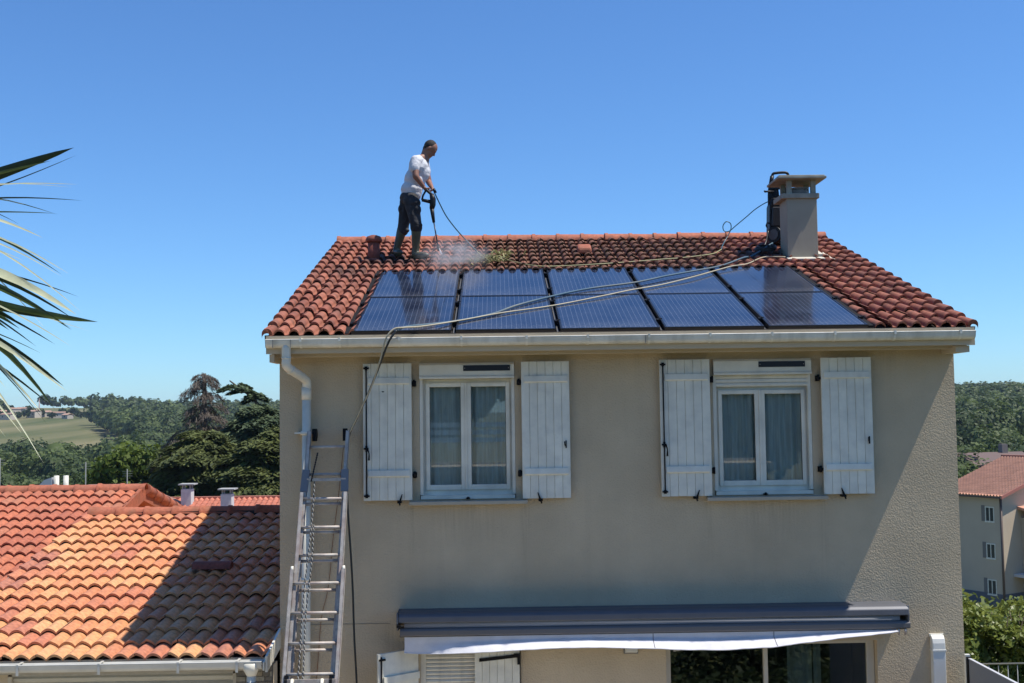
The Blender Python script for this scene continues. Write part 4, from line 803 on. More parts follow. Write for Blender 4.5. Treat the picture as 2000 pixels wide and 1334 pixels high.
b3 = roof_frame('rear_roof', GT, gar, GX1, 22.24, GE[1], GTH, GX1 - GX0, GLEN); b3.rotation_euler = (GTH, 0, math.pi)
ridge_run(gar, CLAY, GX0 - .0, -2.35, 17.0, 3.225, .385, r=.115)
MB().box(GX0 + .02, -2.36, 16.9, 17.1, 3.1, 3.26).build('ridge_mortar', DECK, gar)
# hood vent
gv = MB(); c = Vector((-3.54, 14.36, 2.80)); vs = []
for x in (-.235, .235):
    for a in range(11): t = math.pi * a / 10; vs.append((c.x + x, c.y - math.cos(t) * .10, c.z - .03 + math.sin(t) * .085))
gv.add(vs, [(a, a + 1, 12 + a, 11 + a) for a in range(10)], True); gv.add(vs[:11], [tuple(range(11))]); gv.add(vs[11:], [tuple(range(11))]); gv.build('hood_vent', VCL, gar)
FASC = mat('garage_fascia', (.47, .42, .33), .7, var=.08, scale=6, dirt=(.3, .25, .18), dscale=5, damt=.5)
b = MB(); b.box(-7.5, -2.36, 11.775, 11.80, 2.08, 2.215).box(-7.5, -2.36, 11.80, 12.05, 2.08, 2.10); b.build('fascia', FASC, gar)
for x in (-4.72, -3.85, -2.95): MB().tube([(x, 11.77, 2.155), (x, 11.74, 2.155)], .011, 7).box(x - .03, x + .03, 11.768, 11.774, 2.15, 2.16).build('fascia_screw', ALU, gar)
GG = mat('zinc_grey_gutter', (.56, .55, .49), .4, var=.07, scale=5, dirt=(.3, .3, .28), dscale=4, damt=.4)
gg = gutter(gar, -7.5, -2.375, 11.60, 2.207, GG, r=.055)
for x in (-5.6, -4.78, -3.98, -3.2, -2.62): bb = MB(); bb.box(x - .012, x + .012, 11.59, 11.598, 2.107, 2.215); bb.box(x - .012, x + .012, 11.60, 11.775, 2.210, 2.216); bb.build('gutter_bracket', GG, gg)
dp = MB(); dp.tube([(-2.49, 11.655, 2.19), (-2.49, 11.655, 2.13), (-2.49, 11.665, 2.07), (-2.49, 11.665, 2.06)], [.085, .08, .052, .047], 14); dp.tube([(-2.49, 11.665, 2.07), (-2.49, 11.665, .02)], .046, 14); dpg = dp.build('downpipe', PVC, gar)
MB().tube([(-2.49, 11.665, 2.0), (-2.49, 11.665, 1.985)], .050, 14).build('pipe_collar', mat('joint_grey', (.2, .2, .18)), dpg)
b = MB(); b.prism([(11.62, 2.10), (11.62, 2.255), (12.349, 2.395), (12.349, 2.20)], 'x', -2.345, -2.322); b.build('barge_board', PVC, gar)
b = MB(); b.prism([(11.60, 2.12), (11.60, 2.20), (11.75, 2.235), (11.75, 2.10)], 'x', -2.365, -2.349); b.build('gutter_end', PVC, gar)
# walls: lintel, left jamb, back
b = MB(); b.box(-7.5, -5.06, 12.05, 12.25, 0, 2.08).box(-5.06, -2.72, 12.05, 12.25, 2.07, 2.08).box(-7.5, -7.3, 12.25, 14.0, 0, 2.08).box(-5.95, -2.4, 22.0, 22.2, 0, 2.1).box(-5.95, -5.8, 12.25, 22.0, 0, 2.1)
b.box(-2.72, -2.345, 12.03, 12.25, 0, 2.08); b.build('wall', SMOOTHP, gar)
RD = mat('garage_door_cream', (.50, .48, .40), .5, var=.04)
gdoor = MB().box(-5.06, -2.72, 12.11, 12.13, 0, 2.07).build('garage_door', RD, gar)
for xq in (-5.06, -2.76): MB().box(xq, xq + .04, 12.045, 12.11, 0, 2.0).build('door_jamb', CREAM, gdoor)
MB().box(-5.02, -2.76, 12.05, 12.11, 2.0, 2.07).build('door_head', mat('door_head', (.40, .38, .33), .7, var=.1, scale=20), gdoor)
for q in range(24):
    z = 2.0 - q * .08; MB().prism([(12.108, z), (12.085, z - .03), (12.09, z - .06), (12.108, z - .077)], 'x', -5.02, -2.76).build('door_slat', RD, gdoor)
ST = [mat('stone_face_grey', (.27, .25, .20), .95, var=.25, scale=14, bump=.006, bscale=30), mat('stone_face_buff', (.36, .30, .21), .95, var=.25, scale=14, bump=.006, bscale=30), mat('stone_face_dark', (.17, .155, .13), .95, var=.25, scale=14, bump=.006, bscale=30)]
pil = MB().box(-2.72, -2.345, 12.015, 12.03, 0, 2.08).build('stone_cladding', mat('stone_joint', (.12, .11, .09), .95), gar)
z = 2.075
while z > .02:
    h = random.choice((.028, .036, .05)); x = -2.715
    while x < -2.36:
        w = min(random.uniform(.07, .2), -2.348 - x)
        MB().box(x + .003, x + w - .003, 12.015 - random.uniform(.012, .03), 12.02, z - h + .003, z).build('stone', random.choice(ST), pil); x += w
    z -= h

# ================================================================== RED-ROOFED HOUSE (further left)
red = thing('red_roofed_house', 'low house with an older brick-red tiled roof behind the orange garage roof', 'house', (-7.4, 18, 0))
RTH = R(14); RE = (15.06, 3.42 - 3.96 * math.sin(RTH)); RLEN = 3.96
RT = tile_mat('brick_red_clay', [(0, (0.426, 0.131, 0.070)), (.4, (0.459, 0.156, 0.082)), (.75, (0.385, 0.123, 0.070)), (1, (0.410, 0.164, 0.094))], (0.205, 0.082, 0.057), .5, rough=.7)
rroof = roof_frame('roof', DECK, red, -9.43, RE[0], RE[1], RTH, 3.63, RLEN)
rtm = tile_mesh('red_tile', .33, .36 + .06, 'wave', RT, tilt=.044, lip=.026)
lay_tiles(rroof, rtm, 11, 11, .33, .36)
b3 = roof_frame('rear_roof', RT, red, -5.80, RE[0] + 2 * RLEN * math.cos(RTH), RE[1], RTH, 3.63, RLEN); b3.rotation_euler = (RTH, 0, math.pi)
ridge_run(red, CLAY, -9.45, -5.78, RE[0] + RLEN * math.cos(RTH), 3.45, .385, r=.115)
MB().box(-9.43, -5.83, 18.8, 19.0, 3.32, 3.47).build('ridge_mortar', DECK, red)
ry = RE[0] + RLEN * math.cos(RTH)
b = MB(); b.prism([(RE[0], RE[1] - .12), (RE[0], RE[1] + .06), (ry, 3.50), (ry + RLEN * math.cos(RTH), RE[1] + .06), (ry + RLEN * math.cos(RTH), RE[1] - .12), (ry, 3.28)], 'x', -5.83, -5.775); b.build('verge', CLAY, red)
for k in range(9):                                              # verge caps running down the rear slope
    a = ry + .12 + k * .4; z = 3.46 - (a - ry) * math.tan(RTH)
    MB().tube([(-5.80, a, z + .03), (-5.80, a + .42, z + .03 - .42 * math.tan(RTH))], [.10, .085], 12).build('verge_tile', CLAY, red)
b = MB(); b.box(-9.3, -5.98, 15.4, 22.3, 0, RE[1] - .05); b.build('wall', SMOOTHP, red)
b = MB(); b.prism([(12.6, 2.26), (12.6, 2.36), (16.5, 3.09), (16.5, 3.0)], 'x', -6.05, -5.985); b.build('verge_flashing', mat('grey_mortar', (.24, .17, .135), .95, var=.3, scale=9), gar)

# ================================================================== TERRACED ROOF STRIP FAR BEHIND
row = thing('distant_row_house', 'distant house with a thin strip of red tiled roof and two white chimneys', 'house', (-11, 52, -5))
b = MB(); nx = 260; vs = []; X0, X1 = -15.0, -5.5
wavex = np.linspace(X0, X1, nx)
rowsN = 12
for j in range(rowsN):
    for (s, dz) in ((j, .07), (j + 1.0, .02)):
        for x in wavex: vs.append((x, 50.2 - 4.2 + s * .36, 1.22 - 1.15 + s * .36 * .27 + dz + .05 * math.sin((x - X0) / .23 * 2 * math.pi)))
fs = []
for r_ in range(rowsN * 2 - 1):
    fs += [(r_ * nx + i, r_ * nx + i + 1, (r_ + 1) * nx + i + 1, (r_ + 1) * nx + i) for i in range(nx - 1)]
b.add(vs, fs, True); b.build('tiles', mat('distant_red_tiles', (.48, .16, .10), .8, var=.25, scale=3), row, kind='stuff')
MB().box(X0, X1, 50.25, 50.5, 1.05, 1.33).build('ridge', mat('distant_ridge', (.42, .17, .11), .8, var=.2, scale=3), row)
MB().prism([(46.2, .02), (50.35, 1.2), (54.6, .02), (54.6, -5), (46.2, -5)], 'x', X0 + .3, X1 - .3).build('wall', SMOOTHP, row)
for (xa, xb, y, zt) in ((-13.50, -13.08, 49.3, 1.90), (-11.42, -10.98, 47.6, 1.78)):
    c_ = MB().box(xa, xb, y, y + .5, -.5, zt - .18).build('chimney', mat('white_chimney_render', (.55, .54, .52), .9, var=.08), row)
    b = MB(); b.box(xa - .10, xb + .14, y - .1, y + .6, zt, zt + .05)
    for x in (xa + .03, xb - .08): b.box(x, x + .05, y + .05, y + .1, zt - .18, zt); b.box(x, x + .05, y + .4, y + .45, zt - .18, zt)
    b.build('chimney_cap', mat('chimney_cap_grey', (.35, .35, .33), .8), c_)
# second hidden roof at the far left with two white flue pipes, and thin aerial poles
far2 = thing('distant_grey_roofed_house', 'distant house peeping over the red ridge with two white flue pipes', 'house', (-17, 47, -4))
MB().prism([(-20, .6), (-13.5, .9), (-15.5, 1.75), (-17.6, 1.75)], 'y', 46, 50).build('roof', mat('dull_brown_tiles', (.28, .15, .11), .9, var=.2, scale=2), far2)
MB().box(-19.5, -14, 46.2, 49.8, -5, .8).build('wall', SMOOTHP, far2)
for x in (-17.35, -16.98): MB().tube([(x, 45.6, 1.2), (x, 45.6, 2.36)], .10, 10).build('flue_pipe', PVC, far2)
MB().prism([(-18.3, 1.7), (-17.5, 1.95), (-17.5, 2.3), (-17.8, 2.2)], 'y', 45.5, 45.9).build('roof_hatch', mat('hatch_grey', (.4, .42, .45), .5), far2)
for px, zt, lb in ((-19.3, 3.1, 'leftmost thin aerial pole above the red roof'), (-16.0, 2.9, 'thin aerial pole right of the two white flues'), (-12.2 - 2.2, 2.6, 'short aerial pole at the right end of the red ridge')):
    t = thing('aerial_pole', lb, 'pole', (px, 45, -3)); MB().tube([(px, 45, -3), (px, 45, zt)], .022, 6).build('mast', mat('pole_grey', (.16, .17, .17), .7), t)
    b = MB()
    for k in range(3): b.tube([(px - .2, 45, zt - .08 - k * .09), (px + .2, 45, zt - .08 - k * .09)], .008, 4)
    b.build('aerial_rods', mat('pole_grey', (.16, .17, .17)), t)

# ================================================================== APARTMENT BLOCK (right)
apt = thing('apartment_block', 'beige three-storey block with pink-tiled roof seen past the right wall', 'building', (36.6, 84.4, -9.8))
ga, aa = Vector((.867, .498, 0)), Vector((-.498, .867, 0)); MA = Matrix((ga, aa, Vector((0, 0, 1)))).transposed().to_4x4(); MA.translation = (36.6, 84.4, 0)
AW = mat('block_render', (.52, .425, .31), .9, var=.05, scale=.6); APR = mat('block_roof_pink', (.52, .26, .17), .85, var=.15, scale=1.5)
def ab(name, mt, par, fn, **k):
    b = MB(); fn(b); b.v = [tuple(MA @ Vector(v)) for v in b.v]; return b.build(name, mt, par, **k)
ab('wall', AW, apt, lambda b: (b.box(0, 16, 0, 5.2, -13, -2.05), b.prism([(0, -2.06), (16, -2.06), (8, .3)], 'y', 0.01, 5.19)))
ab('plinth', mat('plinth_grey', (.13, .13, .14), .9), apt, lambda b: (b.box(-.03, 16.03, -.03, 5.2, -13, -9.2)))
# tiled roof: rows of pantiles as real relief
b = MB(); vs = []; fs = []; nxx = 160; rw = 24
for side in (0, 1):
    base = len(vs)
    for j in range(rw):
        for s, dz in ((j, .05), (j + 1, 0)):
            for i in range(nxx):
                y = -.45 + 6.0 * i / (nxx - 1); t = s / rw; x = -.5 + 8.5 * t; x = x if side == 0 else 16 - x
                vs.append((x, y, -2.05 + 2.5 * t + dz + .05 * math.sin(i * .9)))
    for r_ in range(rw * 2 - 1): fs += [(base + r_ * nxx + i, base + r_ * nxx + i + 1, base + (r_ + 1) * nxx + i + 1, base + (r_ + 1) * nxx + i) for i in range(nxx - 1)]
ab('tiles', APR, apt, lambda b: b.add(vs, fs, True), kind='stuff')
ab('ridge', mat('distant_ridge', (.42, .17, .11)), apt, lambda b: b.box(7.85, 8.15, -.5, 5.6, .42, .58))
ab('verge_board', mat('verge_red', (.33, .13, .10), .8), apt, lambda b: b.prism([(-.5, -2.25), (8, .25), (16.5, -2.25), (16.5, -2.02), (8, .5), (-.5, -2.02)], 'y', -.52, -.44))
ab('gutter', mat('brown_metal', (.10, .07, .055), .5), apt, lambda b: (b.box(-.62, -.48, -.5, 5.6, -2.2, -2.06)))
ab('downpipe', mat('brown_metal', (.10, .07, .055)), apt, lambda b: b.tube([(-.06, -.10, -2.2), (-.06, -.10, -12)], .09, 8))
for zc in (-3.43, -6.12, -8.75):
    wn = ab('window', PVC, apt, lambda b: (b.box(-.05, .03, .50, 1.32, zc - .62, zc - .5), b.box(-.03, .03, .52, .60, zc - .5, zc + .55), b.box(-.03, .03, 1.22, 1.30, zc - .5, zc + .55), b.box(-.03, .03, .60, 1.22, zc + .47, zc + .55), b.box(-.03, .03, .88, .95, zc - .5, zc + .47)))
    ab('pane', mat('far_pane', (.03, .045, .05), .1), wn, lambda b: b.box(-.012, .02, .60, 1.22, zc - .5, zc + .47))
    ab('reveal_shade', mat('reveal_shade_paint', (.20, .18, .155), .9), wn, lambda b: b.box(-.02, .02, 1.32, 1.62, zc - .55, zc + .62))  # dark strip painted for the shade in the window embrasure
ab('annex_wall', AW, apt, lambda b: (b.box(2.3, 10, -3.2, -.01, -13, -3.75)))
ab('annex_roof', APR, apt, lambda b: b.prism([(-3.7, -3.95), (-3.7, -3.72), (-.02, -2.9), (-.02, -3.1)], 'x', 1.9, 10.4))
ab('annex_downpipe', mat('brown_metal', (.10, .07, .055)), apt, lambda b: b.tube([(2.35, -3.35, -3.9), (2.35, -3.35, -12)], .09, 8))
ab('terrace_roof', mat('white_flat_roof', (.6, .6, .6), .8), apt, lambda b: b.box(1.2, 2.3, -3.0, -.02, -8.0, -7.8))
far_house('dark-roofed cottage with a stubby chimney behind the apartment block', 62, 146, 9, 8, 5, .2, group='houses behind the block', dz=4.5, mw=mat('grim_wall', (.20, .17, .15), .9), mr=mat('grim_roof', (.13, .09, .08), .9), chim=True)

# ================================================================== LADDER
lad = thing('ladder', 'tall three-section aluminium extension ladder leaning on the wall by the downpipe', 'ladder', (-1.93, 10.87, .03))
def LA(z, off=0, dx=0):
    y = 12.16 - .289 * (4.46 - z); return Vector((-1.785 + .031 * (z - 4.46) + dx, y - .96 * off, z + .277 * off))
def section(zb_, zt_, w, off, rungs, rw_=.026, rd=.062):
    for s in (-1, 1):
        bb = MB(); a, c = LA(zb_, off, s * w / 2), LA(zt_, off, s * w / 2); bb.beam(a, c, rw_ * .35, rd, (1, 0, 0)) if False else None
        n_ = Vector((0, -.96, .277)); d_ = (c - a).normalized(); ox = Vector((1, 0, 0))
        def plate(x0, x1, y0, y1):
            vs = [p + ox * x + n_ * y for p in (a, c) for x, y in ((x0, y0), (x1, y0), (x1, y1), (x0, y1))]; bb.add(vs, [(0, 1, 2, 3), (7, 6, 5, 4), (0, 4, 5, 1), (1, 5, 6, 2), (2, 6, 7, 3), (3, 7, 4, 0)])
        plate(-.018, -.012, -rd / 2, rd / 2) if s < 0 else plate(.012, .018, -rd / 2, rd / 2); plate(-.018, .018, rd / 2 - .005, rd / 2); plate(-.018, .018, -rd / 2, -rd / 2 + .005)
        bb.build('rail', ALU, lad)
    for z in rungs:
        if zb_ + .05 < z < zt_ - .03: MB().tube([LA(z, off, -w / 2 + .004), LA(z, off, w / 2 - .004)], .0155, 10).build('rung', ALU, lad)
section(1.6, 4.46, .405, 0, [4.30, 4.02] + [3.722 - .28 * k for k in range(8)])
section(.9, 3.83, .450, .035, [3.767, 3.485, 3.213])
section(.03, 3.07, .515, .075, [2.94 - .28 * k for k in range(11)])
for s in (-1, 1):
    MB().tube([LA(3.075, .075, s * .2575 - .012), LA(3.075, .075, s * .2575 + .012)], .032, 12).build('rail_end_cap', PVC, lad)
    MB().box(-1.785 + s * .16 - .018, -1.785 + s * .16 + .018, 12.19, 12.30, 4.36, 4.49).tube([(-1.785 + s * .16 - .02, 12.27, 4.43), (-1.785 + s * .16 + .02, 12.27, 4.43)], .055, 12).build('wall_roller', BLACK, lad)
    MB().beam(LA(3.84, .03, s * .21), LA(4.06, .03, s * .20), .03, .075, (1, 0, 0)).build('guide_bracket', mat('bracket_grey', (.19, .19, .20), .6, metal=.3), lad)
MB().box(-1.785 - .2, -1.785 + .2, LA(3.98).y - .05, LA(3.98).y - .035, 3.955, 3.985).build('brace', ALU, lad)
MB().beam(LA(2.02, .10, -.25), LA(2.02, .10, .25), .012, .07, (0, 0, 1)).build('hook_plate', ALU, lad)
for dx in (-.17, .12): MB().tube([LA(2.05, .11, dx), LA(2.0, .14, dx), LA(1.95, .11, dx)], .018, 8).build('rung_hook', PVC, lad)
for dx in (-.235, .2): MB().beam(LA(1.97, .09, dx), LA(2.09, .09, dx), .05, .03, (1, 0, 0)).build('rung_lock', BLACK, lad)
# twisted rope
rp_ = thing('rope', 'black and white twisted hoisting rope hanging down the left side of the ladder', 'rope', LA(4.0, -.02, -.1))
RW = mat('rope_white', (.45, .43, .38), .9); RB = mat('rope_black', (.025, .025, .025), .9)
def twist(p0, p1, mt, ph, wob, r=.0048, turn=42):
    n_ = 150; p = []
    for i in range(n_ + 1):
        t = i / n_; c = p0.lerp(p1, t); a = turn * t * 2 * math.pi * (p1 - p0).length / 3 + ph; p.append(c + Vector((math.cos(a) * .0045 + wob * math.sin(t * 9), math.sin(a) * .006, 0)))
    return MB().tube(p, r, 5)
for dx0, dx1, z0, z1, w in ((-.085, -.13, 4.22, 3.93, .0), (-.095, -.13, 3.93, 1.8, .008), (-.075, -.08, 3.5, 1.8, .01)):
    for mt, ph in ((RW, 0), (RB, math.pi)):
        if z0 > 4: mt = RB
        twist(LA(z0, .09, dx0), LA(z1, .09, dx1), mt, ph, w, turn=60).build('rope_strand', mt, rp_)
# thin orange cable on the wall behind
t = MB().tube(smooth_pts([(-1.655, 12.33, 4.30), (-1.69, 12.335, 3.95), (-1.72, 12.335, 3.7), (-1.775, 12.335, 3.28), (-1.80, 12.335, 3.0), (-1.835, 12.335, 2.75), (-1.895, 12.335, 2.5), (-1.93, 12.335, 2.1), (-1.97, 12.335, 1.6)], 5), .0035, 6).build('electric_cable', mat('rust_orange_cable', (.22, .085, .03), .6), label='thin rust-orange cable running down the wall behind the ladder', cat='cable')

# ================================================================== HOSES
TEAL = mat('teal_hose', (.03, .10, .12), .4); BLUEH = mat('pale_blue_hose', (.06, .12, .17), .6, var=.1, scale=5, dirt=(.24, .23, .18), dscale=1.1, damt=.6, spec=.25); YELH = mat('dusty_yellow_hose', (.40, .35, .24), .6, var=.12, scale=6); BLKH = mat('black_hose', (.02, .022, .02), .45)
GRNH = mat('yellow_green_hose', (.30, .28, .13), .55, var=.15, scale=6)
def hose(name, label, pts, r, mt, k=7, cat='hose', n=8):
    return MB().tube(smooth_pts(pts, k), r, n).build(name, mt, label=label, cat=cat, loc=tuple(pts[0]))
def oR(l): return [on_roof(x, y, h - (.022 if -1.5 < x < 3.93 and y < 15.15 else 0)) for x, y, h in l]
over = oR([(3.97, 16.40, .14), (3.55, 15.79, .085), (3.345, 15.52, .10), (2.95, 15.05, .11), (2.50, 14.66, .12), (2.125, 14.385, .12), (1.696, 14.046, .115), (1.106, 13.762, .108), (.656, 13.402, .104), (.228, 12.96, .103), (-.061, 12.55, .103), (-.442, 12.243, .105), (-.753, 11.995, .13)])
down = [Vector(p) for p in [(-.93, 11.83, 5.53), (-1.03, 11.765, 5.49), (-1.10, 11.75, 5.39), (-1.17, 11.79, 5.24), (-1.24, 11.86, 5.08), (-1.335, 11.98, 4.88), (-1.42, 12.06, 4.72), (-1.50, 12.13, 4.57), (-1.575, 12.20, 4.42), (-1.60, 12.24, 4.2), (-1.61, 12.26, 3.9), (-1.60, 12.26, 3.6), (-1.575, 12.26, 3.2), (-1.555, 12.26, 2.8), (-1.54, 12.25, 2.3), (-1.515, 12.24, 1.8), (-1.49, 12.2, 1.0)]]
hose('water_hose', 'thick pale blue hose sweeping over the solar panels from the chimney to the gutter', over + down[:2], .0125, BLUEH)
hose('water_hose', 'black lower run of the hose hanging from the gutter down behind the ladder', down[1:], .0115, BLKH)
yl = oR([(3.954, 15.60, .09), (3.65, 15.63, .085), (3.331, 15.153, .09), (3.08, 14.96, .12), (2.842, 14.745, .115), (2.4, 14.30, .11), (1.994, 13.932, .108), (1.60, 13.66, .105), (1.254, 13.389, .103), (.631, 12.934, .10), (.052, 12.602, .10), (-.389, 12.283, .102), (-.753, 11.96, .125)])
yl = [p + Vector((random.uniform(-.012, .012), random.uniform(-.02, .02), 0)) for p in yl]
hose('supply_cord', 'dusty pale yellow cord lying over the solar panels below the blue hose', yl + [Vector(p) for p in [(-.95, 11.80, 5.52), (-1.06, 11.76, 5.50), (-1.14, 11.745, 5.40), (-1.20, 11.80, 5.20), (-1.30, 11.92, 4.94), (-1.40, 12.0, 4.75), (-1.48, 12.08, 4.60), (-1.57, 12.16, 4.44)]], .0085, YELH)
# hose from the lance over the roof to the washer
gl = [Vector((-.862, 15.84, 7.72)), Vector((-.79, 15.95, 7.57)), Vector((-.70, 16.05, 7.40)), Vector((-.58, 16.12, 7.24)), Vector((-.44, 16.15, 7.08)), on_roof(-.27, 16.12, .12)]
hose('lance_hose', 'thin teal hose curving down from the man\'s hands to the roof', gl, .0085, TEAL)
g2_ = [on_roof(-.27, 16.12, .12)] + oR([(-.14, 15.65, .095), (.03, 15.95, .085), (.212, 15.56, .085), (.546, 15.204, .085), (.887, 15.217, .08), (1.371, 15.291, .085), (1.801, 15.441, .08), (2.308, 15.589, .085), (2.534, 15.685, .08), (3.0, 15.92, .085), (3.2, 16.25, .085)])
hose('lance_hose', 'yellow-green hose lying across the upper tiles from the weeds to the chimney side', g2_, .0085, GRNH)
lp = [on_roof(3.2, 16.25, .085), on_roof(3.30, 16.6, .10), Vector((3.40, 16.75, 7.22)), Vector((3.455, 16.78, 7.33)), Vector((3.45, 16.78, 7.41)), Vector((3.385, 16.77, 7.435)), Vector((3.335, 16.76, 7.37)), Vector((3.35, 16.75, 7.295)), Vector((3.42, 16.74, 7.29)), Vector((3.52, 16.73, 7.37)), Vector((3.68, 16.72, 7.50)), Vector((3.80, 16.70, 7.60)), Vector((3.93, 16.66, 7.68)), Vector((4.03, 16.62, 7.72))]
lp = lp[:2] + [p - Vector((0, 0, .05)) for p in lp[2:]]
hose('lance_hose', 'dark hose rising in a small loop against the sky to the pressure washer', lp, .0075, TEAL)

# ------------------------------------------------------------------ pressure washer
wsh = thing('pressure_washer', 'upright black pressure washer with looped handle standing behind the chimney', 'pressure washer', (4.08, 16.62, 7.05))
PB = mat('black_plastic', (.010, .010, .011), .45, var=.2, scale=9, spec=.25); PR = mat('dull_grey_hub', (.10, .085, .08), .5)
b = MB(); b.prism([(3.96, 7.06), (4.22, 7.06), (4.22, 7.30), (4.20, 7.62), (4.16, 7.74), (4.02, 7.74), (3.975, 7.62), (3.965, 7.30)], 'y', 16.52, 16.74); b.build('body', PB, wsh, bevel=.02)
MB().prism([(3.99, 7.32), (4.18, 7.32), (4.16, 7.60), (4.01, 7.60)], 'y', 16.495, 16.53).build('front_cover', mat('dark_grey_cover', (.03, .03, .034), .4), wsh, bevel=.01)
b = MB()
for x0, x1 in ((4.01, 4.065), (4.26, 4.295)): b.tube(smooth_pts([(x0 - .01, 16.62, 7.65), (x0 + .0, 16.64, 7.85), (x1 - .01, 16.66, 8.08)], 4), .03, 8)
b.tube(smooth_pts([(4.05, 16.66, 8.06), (4.07, 16.66, 8.115), (4.12, 16.66, 8.128), (4.20, 16.66, 8.134), (4.265, 16.66, 8.13), (4.29, 16.66, 8.10), (4.285, 16.66, 8.04)], 4), .020, 8); b.prism([(3.985, 7.60), (4.16, 7.60), (4.13, 7.98), (4.02, 7.98)], 'y', 16.63, 16.67); b.build('handle', PB, wsh)
b = MB(); b.box(4.0, 4.28, 16.60, 16.66, 7.70, 7.76).box(4.0, 4.27, 16.61, 16.65, 7.88, 7.91); b.build('cross_bar', PB, wsh)
MB().tube([(4.06, 16.60, 7.84), (3.96, 16.60, 7.845), (3.93, 16.60, 7.84)], .014, 7).tube([(3.93, 16.6, 7.835), (3.925, 16.6, 7.86)], .014, 7).build('cable_hook', PB, wsh)
b = MB()
for c, q in ((4.115, .05), (4.205, .045)): b.tube([(c + math.cos(t) * q, 16.6, 7.97 + math.sin(t) * q) for t in [math.pi * k / 8 for k in range(-1, 10)]], .013, 6)
b.build('lance_holder', PB, wsh)
wh = MB(); cw = Vector((4.03, 16.49, 7.19)); axw = Vector((-.72, -.69, 0)).normalized(); wh.tube([cw - axw * .03, cw + axw * .03], .118, 20); wo = wh.build('wheel', PB, wsh)
MB().tube([cw + axw * .028, cw + axw * .04], .078, 18).build('hub', PR, wo)
cw2 = Vector((4.21, 16.70, 7.16)); MB().tube([cw2 - axw * .03, cw2 + axw * .03], .105, 18).build('wheel', PB, wsh)
MB().tube([(3.965, 16.55, 7.37), (3.93, 16.52, 7.37), (3.915, 16.52, 7.33), (3.93, 16.52, 7.30)], .012, 6).build('spigot', PB, wsh)
hose('power_cable', 'black cable trailing from the pressure washer foot across dark tiles', [Vector((3.94, 16.50, 7.20))] + oR([(3.86, 16.38, .13), (3.75, 16.2, .10), (3.66, 15.98, .085), (3.52, 15.78, .10)]), .011, BLKH, cat='cable')
hose('power_cable', 'short black cable tail beside the chimney foot', oR([(3.99, 16.0, .12), (3.93, 15.8, .09), (3.90, 15.66, .085), (3.95, 15.60, .09)]), .009, BLKH, cat='cable')
coil = []
for k in range(46): t = k / 46 * 2 * math.pi * 3.2; coil.append(on_roof(3.80 + math.cos(t) * (.13 + .02 * math.sin(t * .7)), 16.1 + math.sin(t) * .15, .10 + k * .0012))
hose('cable_coil', 'small tangle of black cable lying on the tiles left of the chimney', coil, .010, BLKH, 3, 'cable')

# ------------------------------------------------------------------ weeds pulled onto the tiles
wd = thing('weed_clump', 'small heap of uprooted green weeds on the upper tiles right of the man', 'weeds', on_roof(-.12, 15.7, .06))
WG = mat('weed_green', (.22, .23, .10), .7, var=.4, scale=20, trans=.3); WY = mat('dry_weed', (.34, .30, .13), .8, var=.3, scale=20, trans=.2)
for mt, num, nm in ((WG, 150, 'leaves'), (WY, 90, 'dry_stems')):
    b = MB()
    for k in range(num):
        two = k % 4 == 0; cx, cy = (.08, 16.05) if two else (-.15, 15.62)
        p = on_roof(cx + random.gauss(0, .09 if two else .13), cy + random.gauss(0, .10), .07 + abs(random.gauss(0, .03))); a = random.uniform(0, 6.28); l = random.uniform(.06, .20); w = random.uniform(.006, .014)
        d = Vector((math.cos(a), math.sin(a) * .7, random.uniform(-.1, .55))) * l; s = Vector((-math.sin(a), math.cos(a), .2)).normalized() * w
        b.add([p - s, p + s, p + d * .6 + s * .9 + Vector((0, 0, .01)), p + d * .6 - s * .9 + Vector((0, 0, .01)), p + d - Vector((0, 0, .02))], [(0, 1, 2, 3), (3, 2, 4)])
    b.build(nm, mt, wd, kind='stuff')

# ------------------------------------------------------------------ the man
def blob(name, parts, mt, parent, voxel=.011, smooth=4, label=None):
    """one continuous skin grown over tapered limbs and lumps: ('c', p0, r0, p1, r1) or ('b', centre, r, squash[, rotation])"""
    b = MB()
    for q in parts:
        if q[0] == 'c':
            _, p0, r0, p1, r1 = q; p0 = Vector(p0); p1 = Vector(p1); k = max(3, int((p1 - p0).length / .03))
            b.tube([p0.lerp(p1, i / k) for i in range(k + 1)], [r0 + (r1 - r0) * i / k for i in range(k + 1)], 12); b.ball(p0, r0 * .995, 12); b.ball(p1, r1 * .995, 12)
        else:
            c, r = Vector(q[1]), q[2]; n0 = len(b.v); b.ball((0, 0, 0), r, 16, q[3]); M_ = Matrix.Translation(c) @ (q[4] if len(q) > 4 else Matrix.Identity(4))
            b.v[n0:] = [tuple(M_ @ Vector(v)) for v in b.v[n0:]]
    o = link(name, b.mesh(name, mt, ORG[parent.name]), parent)
    m1 = o.modifiers.new('r', 'REMESH'); m1.mode = 'VOXEL'; m1.voxel_size = voxel; m1.use_smooth_shade = True
    m2 = o.modifiers.new('s', 'SMOOTH'); m2.factor = .5; m2.iterations = smooth
    bpy.context.view_layer.update(); dg = bpy.context.evaluated_depsgraph_get(); me = bpy.data.meshes.new_from_object(o.evaluated_get(dg)); o.modifiers.clear(); o.data = me
    me.polygons.foreach_set('use_smooth', [True] * len(me.polygons)); ORG[o.name] = ORG[parent.name]
    if label: o['label'] = label
    return o
man = thing('person', 'man in white T-shirt, black trousers and olive boots washing the roof with a lance', 'person', (-1.22, 16.0, 6.85))
SKIN = mat('tanned_skin', (.24, .11, .07), .55, var=.08, scale=10); SHIRT = mat('white_tshirt', (.60, .60, .62), .9, var=.06, scale=8, bump=.03, bscale=9, dirt=(.55, .55, .58), dscale=4, damt=.5)
